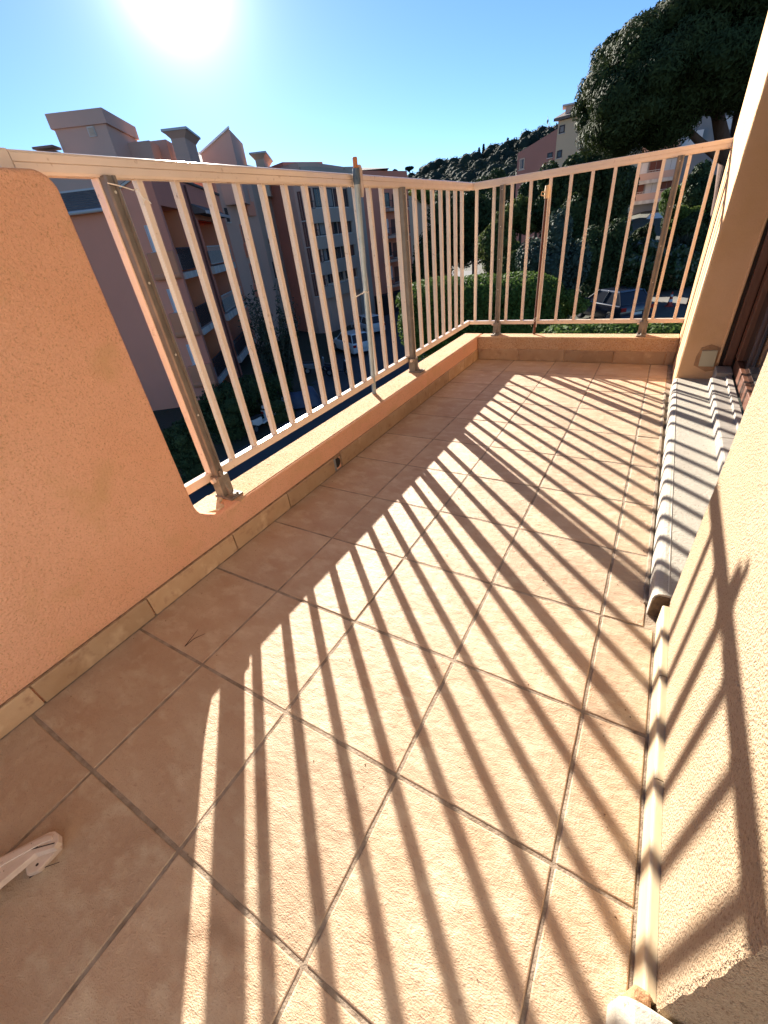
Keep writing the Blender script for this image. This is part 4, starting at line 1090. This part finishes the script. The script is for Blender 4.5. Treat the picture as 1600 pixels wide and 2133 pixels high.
# feathery tall shrub
c0 = at(585, 760, 26); gz = float(gh(c0.x, c0.y))
g = thing('feathery_shrub', 'tall feathery grey green shrub in front of the pink facade', 'shrub', (c0.x, c0.y, gz))
stm = MB(); cl = []
topz = at(575, 585, 26).z - gz
for k in range(34):
    a = rng.uniform(0, 2 * math.pi); s_ = rng.uniform(.3, 1.7); hh = topz * rng.uniform(.45, 1.0) * (1 - .08 * s_)
    pts_ = [(math.cos(a) * .15, math.sin(a) * .15, 0), (math.cos(a) * s_ * .45, math.sin(a) * s_ * .45, hh * .5), (math.cos(a) * s_, math.sin(a) * s_, hh)]
    stm.tube(pts_, [.04, .025, .008], 5)
    for f in np.linspace(.3, 1.0, 9):
        w = (1 - f) * .0
        x_ = math.cos(a) * s_ * f ** 1.1; y_ = math.sin(a) * s_ * f ** 1.1
        cl.append((x_, y_, hh * f, .34 * (1.1 - f * .55), .34 * (1.1 - f * .55), .34))
local('stem', stm, M['bark_grey'], g)
local_leaf('crown', cl, 7000, .075, M['grey_leaf'], g, 3.0, core=None, inner=.1)
# clipped hedge block beyond the corner
def hedge(name, label, u0, v0, u1, v1, D, deep, height, material, n, size, group=None, round_=.25):
    A_, B_ = at(u0, v0, D), at(u1, v1, D)
    d = Vector((B_.x - A_.x, B_.y - A_.y, 0)); L_ = d.length; d.normalize(); n_ = Vector((-d.y, d.x, 0))
    if n_.dot(A_ - CAM) < 0: n_ = -n_
    cl = []
    m_ = max(2, int(L_ / (deep * .55)))
    for i in range(m_ + 1):
        for j in range(max(2, int(height / (deep * .5)))):
            P_ = A_ + (B_ - A_) * (i / m_) + n_ * deep * .5
            zz = P_.z - deep * (.24 if j == 0 else .16 + j * .42)
            cl.append((P_.x, P_.y, zz, deep * .56, deep * .56, deep * (.24 if j == 0 else .5)))
    o_ = bpy.data.objects.new(name, leaf_mesh(name, scatter(cl, n, size, 1.6, up=.45, inner=.86), material, core_of(cl, .88))); COL.objects.link(o_)
    return tag(o_, label, 'hedge', group)
hedge('clipped_hedge', 'thick clipped hedge with sunlit yellow green top behind the railing corner', 905, 588, 1085, 578, 15.5, 2.6, 3.6, M['hedge_leaf'], 42000, .07)
hedge('near_hedge', 'bright small leaved hedge top just under the far railing', 1190, 686, 1400, 684, 9.0, 1.1, 1.6, M['hedge_leaf'], 15000, .055)
bush('domed_shrub', 'big blue green domed shrub behind the rusty pole', 1150, 560, 62, 22, M['blue_leaf'], 14000, .10, tall=1.5, lumps=20, ground=-4.2)
bush('round_shrub', 'dark round shrub left of the parked dark car', 1255, 530, 52, 29.5, M['dark_leaf'], 10000, .10, tall=1.2, ground=-4.2)
bush('flowering_shrub', 'pale speckled low shrub in front of the dark parked car', 1175, 640, 34, 19.5, M['yellow_leaf'], 3600, .09, wide=1.4, tall=.8)
bush('flowering_shrub', 'glossy leaved shrub above the parked dark car', 1330, 540, 40, 30, M['glossy_leaf'], 5000, .14, wide=1.3, tall=.8)
bush('flowering_shrub', 'glossy leaved shrub beside the white corner of the wall pier', 1440, 545, 34, 30, M['glossy_leaf'], 5000, .14, wide=1.2)
bush('round_shrub', 'dome shaped shrub with drooping leaves below the white van', 1436, 495, 38, 36, M['dark_leaf'], 8000, .12, wide=1.1)
bush('round_shrub', 'bright yellow green shrub right of the white van', 1428, 452, 20, 40, M['yellow_leaf'], 2600, .14, wide=1.4)
bush('round_shrub', 'small palm like shrub over the parking area', 1412, 525, 18, 31, M['grey_leaf'], 1500, .22, aspect=4.5)
bush('round_shrub', 'dark green bush bordering the pale parking area', 1290, 580, 40, 31, M['dark_leaf'], 7000, .12, wide=1.7, tall=.7)
bush('round_shrub', 'dark bush on the bank above the traffic cone', 1395, 585, 34, 35, M['dark_leaf'], 6000, .12, wide=2.0, tall=.6)
hedge('terrace_hedge', 'upper terrace hedge with a sunlit top beneath the pine', 1415, 386, 1505, 372, 53, 2.2, 2.2, M['hedge_leaf'], 14000, .13, 'hedges on the terraces')
hedge('terrace_hedge', 'second dark hedge on the terrace below the upper one', 1420, 424, 1505, 414, 51, 2.2, 2.2, M['dark_leaf'], 12000, .13, 'hedges on the terraces')
tree('light green olive tree right of the railing corner', 1040, 510, 45, 31, M['olive_leaf'], 9000, .12, tall=1.1)
tree('small yellowish tree in front of the pink gabled building', 1085, 455, 34, 38, M['olive_leaf'], 6000, .14, tall=1.0)
tree('small olive tree over the clipped hedge', 1070, 560, 30, 27, M['olive_leaf'], 6000, .11)
for i, (u, v, r_, D, lab) in enumerate(((930, 490, 62, 46, 'dark tree behind the left end of the clipped hedge'), (985, 470, 55, 44, 'dark tree seen through the railing corner'), (1020, 430, 42, 58, 'dark tree under the hill right of the corner'),
                          (1165, 415, 52, 38, 'dense dark tree behind the domed shrub'), (1235, 405, 58, 40, 'dense dark tree under the cream building'), (1268, 415, 46, 42, 'dense dark tree left of the balcony building'),
                          (1120, 420, 36, 48, 'dark tree at the foot of the pink gabled building'), (1335, 512, 26, 44, 'black green tree below the white van'), (1205, 480, 45, 33, 'dark tree between the domed shrub and the round shrub'),
                          (1455, 410, 40, 50, 'dark tree between the two terrace hedges'), (885, 560, 34, 40, 'dark tree at the end of the shaded road'), (1385, 540, 36, 37, 'dark tree in the shade behind the glossy shrub'))):
    tree(lab, u, v, r_, D, M['dark_leaf'], 11000, .16, tall=1.25)

# ============================================================ VEHICLES
def car(name, label, loc, rz, body, L=4.2, W=1.76, H=1.48, group=None, van=False):
    g = thing(name, label, 'van' if van else 'car', loc, rz, group)
    # side outline, x forward, z up
    if van: side = [(-L/2, .35), (-L/2, H * .95), (-L/2 + .12, H), (L/2 - 1.35, H), (L/2 - .75, H * .62), (L/2 - .1, H * .48), (L/2, .42), (L/2, .25), (-L/2, .25)]
    else: side = [(-L/2, .34), (-L/2 + .02, .80), (-L/2 + .10, .93), (L/2 - 1.15, .93), (L/2 - .25, .76), (L/2 - .02, .58), (L/2, .28), (-L/2 + .05, .24)]
    def wheel_cut(sd):
        return sd
    bd = MB()
    hw = W / 2
    n_ = len(side)
    ys = [(-hw, .97), (-hw * .93, 1.0), (hw * .93, 1.0), (hw, .97)]
    vs = []
    for (yy, sc) in ys:
        for (x, z) in side: vs.append((x * (sc if abs(yy) == hw else 1), yy, z if z < .5 else .5 + (z - .5) * (1 if abs(yy) < hw else .93)))
    fs = [tuple(range(n_))[::-1], tuple(range(3 * n_, 4 * n_))]
    for k in range(3):
        for i in range(n_): fs.append((k * n_ + i, k * n_ + (i + 1) % n_, (k + 1) * n_ + (i + 1) % n_, (k + 1) * n_ + i))
    bd.add(vs, fs)
    local('body', bd, body, g, bevel=.05, seg=3, smooth=True)
    if not van:
        b0, b1_, t0, t1 = -L/2 + .16, L/2 - 1.05, -L/2 + .62, L/2 - 1.85
        gz0, gz1 = .92, H
        gl = MB().hexa([(b0, -hw * .9, gz0), (b1_, -hw * .9, gz0), (b1_, hw * .9, gz0), (b0, hw * .9, gz0), (t0, -hw * .70, gz1 - .05), (t1, -hw * .70, gz1 - .05), (t1, hw * .70, gz1 - .05), (t0, hw * .70, gz1 - .05)])
        local('cabin_glass', gl, M['win_glass'], g, bevel=.04, seg=2)
        rf = MB().hexa([(t0 - .06, -hw * .72, gz1 - .06), (t1 + .06, -hw * .72, gz1 - .06), (t1 + .06, hw * .72, gz1 - .06), (t0 - .06, hw * .72, gz1 - .06), (t0 + .1, -hw * .64, gz1), (t1 - .1, -hw * .64, gz1), (t1 - .1, hw * .64, gz1), (t0 + .1, hw * .64, gz1)])
        local('roof_panel', rf, body, g, bevel=.02)
        for sy in (-1, 1):
            pl_ = MB()
            for (xb, xt) in ((b0 + .02, t0), ((b0 + b1_) / 2 - .05, (t0 + t1) / 2), (b1_ - .02, t1)):
                pl_.tube([(xb, sy * hw * .905, gz0), (xt, sy * hw * .705, gz1 - .04)], .035, 6)
            local('pillar', pl_, body, g)
            local('mirror', MB().box(b1_ - .32, b1_ - .14, sy * (hw + .02) - .09, sy * (hw + .02) + .09, .93, 1.07), body, g, bevel=.02)
    else:
        ws = MB().hexa([(L/2 - 1.36, -hw * .86, H * .98), (L/2 - .80, -hw * .88, H * .66), (L/2 - .80, hw * .88, H * .66), (L/2 - 1.36, hw * .86, H * .98), (L/2 - 1.30, -hw * .86, H * 1.0), (L/2 - .72, -hw * .88, H * .67), (L/2 - .72, hw * .88, H * .67), (L/2 - 1.30, hw * .86, H * 1.0)])
        local('windscreen', ws, M['win_glass'], g)
        for sy in (-1, 1):
            for (x0, x1) in ((L/2 - 2.3, L/2 - 1.25), (L/2 - 3.4, L/2 - 2.4)):
                local('side_window', MB().box(x0, x1, sy * hw * .97 - .02, sy * hw * .97 + .02, H * .58, H * .88), M['win_glass'], g, bevel=.02)
    for (x, sy) in ((L/2 - .82, 1), (L/2 - .82, -1), (-L/2 + .78, 1), (-L/2 + .78, -1)):
        w = local('wheel', MB().tube([(x, sy * (hw - .20), .31), (x, sy * (hw + .01), .31)], .31, 18), M['tyre'], g, bevel=.03)
        local('rim', MB().tube([(x, sy * (hw - .01), .31), (x, sy * (hw + .02), .31)], .20, 14), M['alloy'], w)
    for sy in (-1, 1):
        local('tail_lamp', MB().box(-L/2 - .012, -L/2 + .10, sy * hw * .82 - .13, sy * hw * .82 + .13, .66, .84), M['lamp_red'], g, bevel=.02)
        local('head_lamp', MB().box(L/2 - .22, L/2 - .0, sy * hw * .78 - .14, sy * hw * .78 + .14, .56, .69), M['lamp_clear'], g, bevel=.03)
    local('number_plate', MB().box(-L/2 - .02, -L/2 + .01, -.26, .26, .48, .59), M['plate_white'], g)
    local('bumper', MB().box(-L/2 - .05, -L/2 + .1, -hw * .92, hw * .92, .28, .46), body, g, bevel=.03)
    return g
def ground_at(u, v, D):
    q_ = at(u, v, D); return (q_.x, q_.y, float(gh(q_.x, q_.y)) + .03)
# rz is the heading of the bonnet, measured from +X
car('parked_car', 'white parked car on the shaded road seen through the railing', ground_at(731, 705, 34), R(150), M['white_paint'], group='cars parked below the balcony')
car('parked_car', 'light grey parked car just behind the white one on the shaded road', ground_at(765, 675, 41), R(145), M['white_paint'], group='cars parked below the balcony')
car('parked_car', 'dark blue hatchback with a red tail lamp parked below the far railing', ground_at(1268, 650, 26.3), R(132), M['dark_paint'], L=4.0, group='cars parked below the balcony')
car('parked_van', 'white van on the upper drive between the shrubs', ground_at(1370, 470, 80), R(168), M['white_paint'], L=4.6, W=1.85, H=1.9, van=True)
car('parked_car', 'white fronted small car under the trees left of the white van', ground_at(1290, 475, 82), R(200), M['white_paint'], L=3.8, group='cars parked below the balcony')
# lift the two vehicles on the upper drive to the height the photo shows
for o_, (u, v, D) in ((bpy.data.objects['parked_van'], (1368, 477, 80)), (bpy.data.objects['parked_car.003'], (1288, 484, 82))):
    z = at(u, v, D).z; o_.location.z = z
    tag(MB().box(o_.location.x - 3.4, o_.location.x + 3.4, o_.location.y - 2.2, o_.location.y + 2.2, -4.5, z - .01).build('drive_terrace', M['concrete_road']), 'piece of upper drive carried by a terrace', kind='structure')
def scooter(label, loc, rz, body):
    g = thing('scooter', label, 'scooter', loc, rz, 'scooters parked below the balcony')
    for x in (-.62, .62):
        w = local('wheel', MB().tube([(x, -.055, .25), (x, .055, .25)], .25, 18), M['tyre'], g, bevel=.03)
        local('rim', MB().tube([(x, -.06, .25), (x, .06, .25)], .13, 12), M['alloy'], w)
    local('front_shield', MB().prism([(.36, .40), (.46, .95), (.52, 1.0), (.60, .86), (.62, .55), (.50, .38)], lambda p, t: (p[0], t * (1 if p[1] > .6 else .6), p[1]), -.20, .20), body, g, bevel=.03)
    local('front_mudguard', MB().prism(arc(.62, .25, .30, 20, 160, 7) + arc(.62, .25, .265, 160, 20, 7), lambda p, t: (p[0], t, p[1]), -.08, .08), body, g)
    local('floor_board', MB().box(-.12, .42, -.17, .17, .30, .38), body, g, bevel=.02)
    local('rear_body', MB().prism([(-.14, .34), (-.10, .68), (-.55, .72), (-.86, .76), (-.80, .52), (-.50, .36)], lambda p, t: (p[0], t, p[1]), -.17, .17), body, g, bevel=.04)
    local('seat', MB().prism([(-.06, .69), (-.02, .77), (-.40, .80), (-.84, .86), (-.84, .78), (-.50, .73)], lambda p, t: (p[0], t, p[1]), -.15, .15), M['seat_black'], g, bevel=.03)
    local('handlebar', MB().tube([(.40, -.34, 1.04), (.45, -.18, 1.05), (.47, 0, 1.03), (.45, .18, 1.05), (.40, .34, 1.04)], .018, 7).tube([(.62, 0, .25), (.47, 0, 1.04)], .03, 7), M['seat_black'], g)
    local('head_lamp', MB().box(.50, .60, -.09, .09, .86, .98), M['lamp_clear'], g, bevel=.03)
    local('tail_lamp', MB().box(-.88, -.84, -.09, .09, .62, .70), M['lamp_red'], g)
    for sy in (-1, 1): local('mirror', MB().tube([(.44, sy * .22, 1.05), (.42, sy * .30, 1.22)], .008, 5).box(.41, .43, sy * .30 - .05, sy * .30 + .05, 1.2, 1.28), M['seat_black'], g)
    return g
scooter('white scooter with red tail nearest the balcony on the left', ground_at(548, 885, 20.4), R(100), M['white_paint'])
scooter('second white scooter further right beside the broad dark bush', ground_at(583, 872, 21.2), R(75), M['white_paint'])
scooter('dark scooter on the shaded road behind the covered motorbike', ground_at(655, 745, 29), R(40), M['grey_paint'])
scooter('dark scooter standing at the edge of the shaded road', ground_at(705, 770, 27.5), R(20), M['dark_paint'])
c0 = Vector(ground_at(632, 845, 22.5))
cv = MB(); vs = []
prof_ = [(-1.05, .12), (-.95, .62), (-.6, .88), (-.25, .84), (.1, .86), (.45, 1.10), (.68, 1.02), (.9, .55), (1.0, .12)]
for (x, z) in prof_:
    for k in range(9):
        a = math.pi * k / 8
        vs.append((x + random.uniform(-.02, .02), math.cos(a) * .40 * (1.15 - .35 * math.sin(a)), .10 + (z - .10) * math.sin(a) ** .6 + random.uniform(-.015, .015)))
cv.add(vs, [(j * 9 + i, j * 9 + i + 1, (j + 1) * 9 + i + 1, (j + 1) * 9 + i) for j in range(len(prof_) - 1) for i in range(8)])
g = thing('covered_motorbike', 'motorbike under a dark blue cover at the roadside', 'motorbike', c0, R(35), None)
local('cover', cv, M['tarp'], g, smooth=True)
for x in (-.62, .68): local('wheel', MB().tube([(x, -.06, .29), (x, .06, .29)], .29, 16), M['tyre'], g)
# traffic cone
cn = thing('traffic_cone', 'red and white traffic cone on the pale parking area', 'cone', ground_at(1393, 642, 29.5))
local('base', MB().box(-.2, .2, -.2, .2, 0, .04), M['cone_red'], cn, bevel=.01)
for z0, z1, mm in ((.04, .22, 'cone_red'), (.22, .36, 'cone_white'), (.36, .48, 'cone_red'), (.48, .58, 'cone_white'), (.58, .72, 'cone_red')):
    r_ = lambda z: .14 - .155 * z
    local('band', MB().lathe([(r_(z0), z0 + .0005), (r_(z1), z1 - .0005)], (0, 0, 0), 18), M[mm], cn)
# birds
def bird(u, v, D, label, roll):
    q_ = at(u, v, D)
    g = thing('bird', label, 'bird', q_, R(30), 'birds in the sky'); g.rotation_euler = (R(roll), 0, R(20))
    local('body', MB().lathe([(.02, -.22), (.07, -.12), (.09, 0), (.07, .12), (.03, .2)], (0, 0, 0), 8), M['bird'], g)
    for sy in (-1, 1): local('wing', MB().hexa([(-.0, sy * .05, -.06), (-.0, sy * .6, .05), (.0, sy * .62, .10), (.0, sy * .05, .12), (.02, sy * .05, -.06), (.02, sy * .6, .05), (.02, sy * .62, .10), (.02, sy * .05, .12)]), M['bird'], g)
bird(1141, 253, 60, 'upper of two small dark birds flying above the pink gable', 40)
bird(1143, 266, 60, 'lower small dark bird flying just over the pink gable', -20)
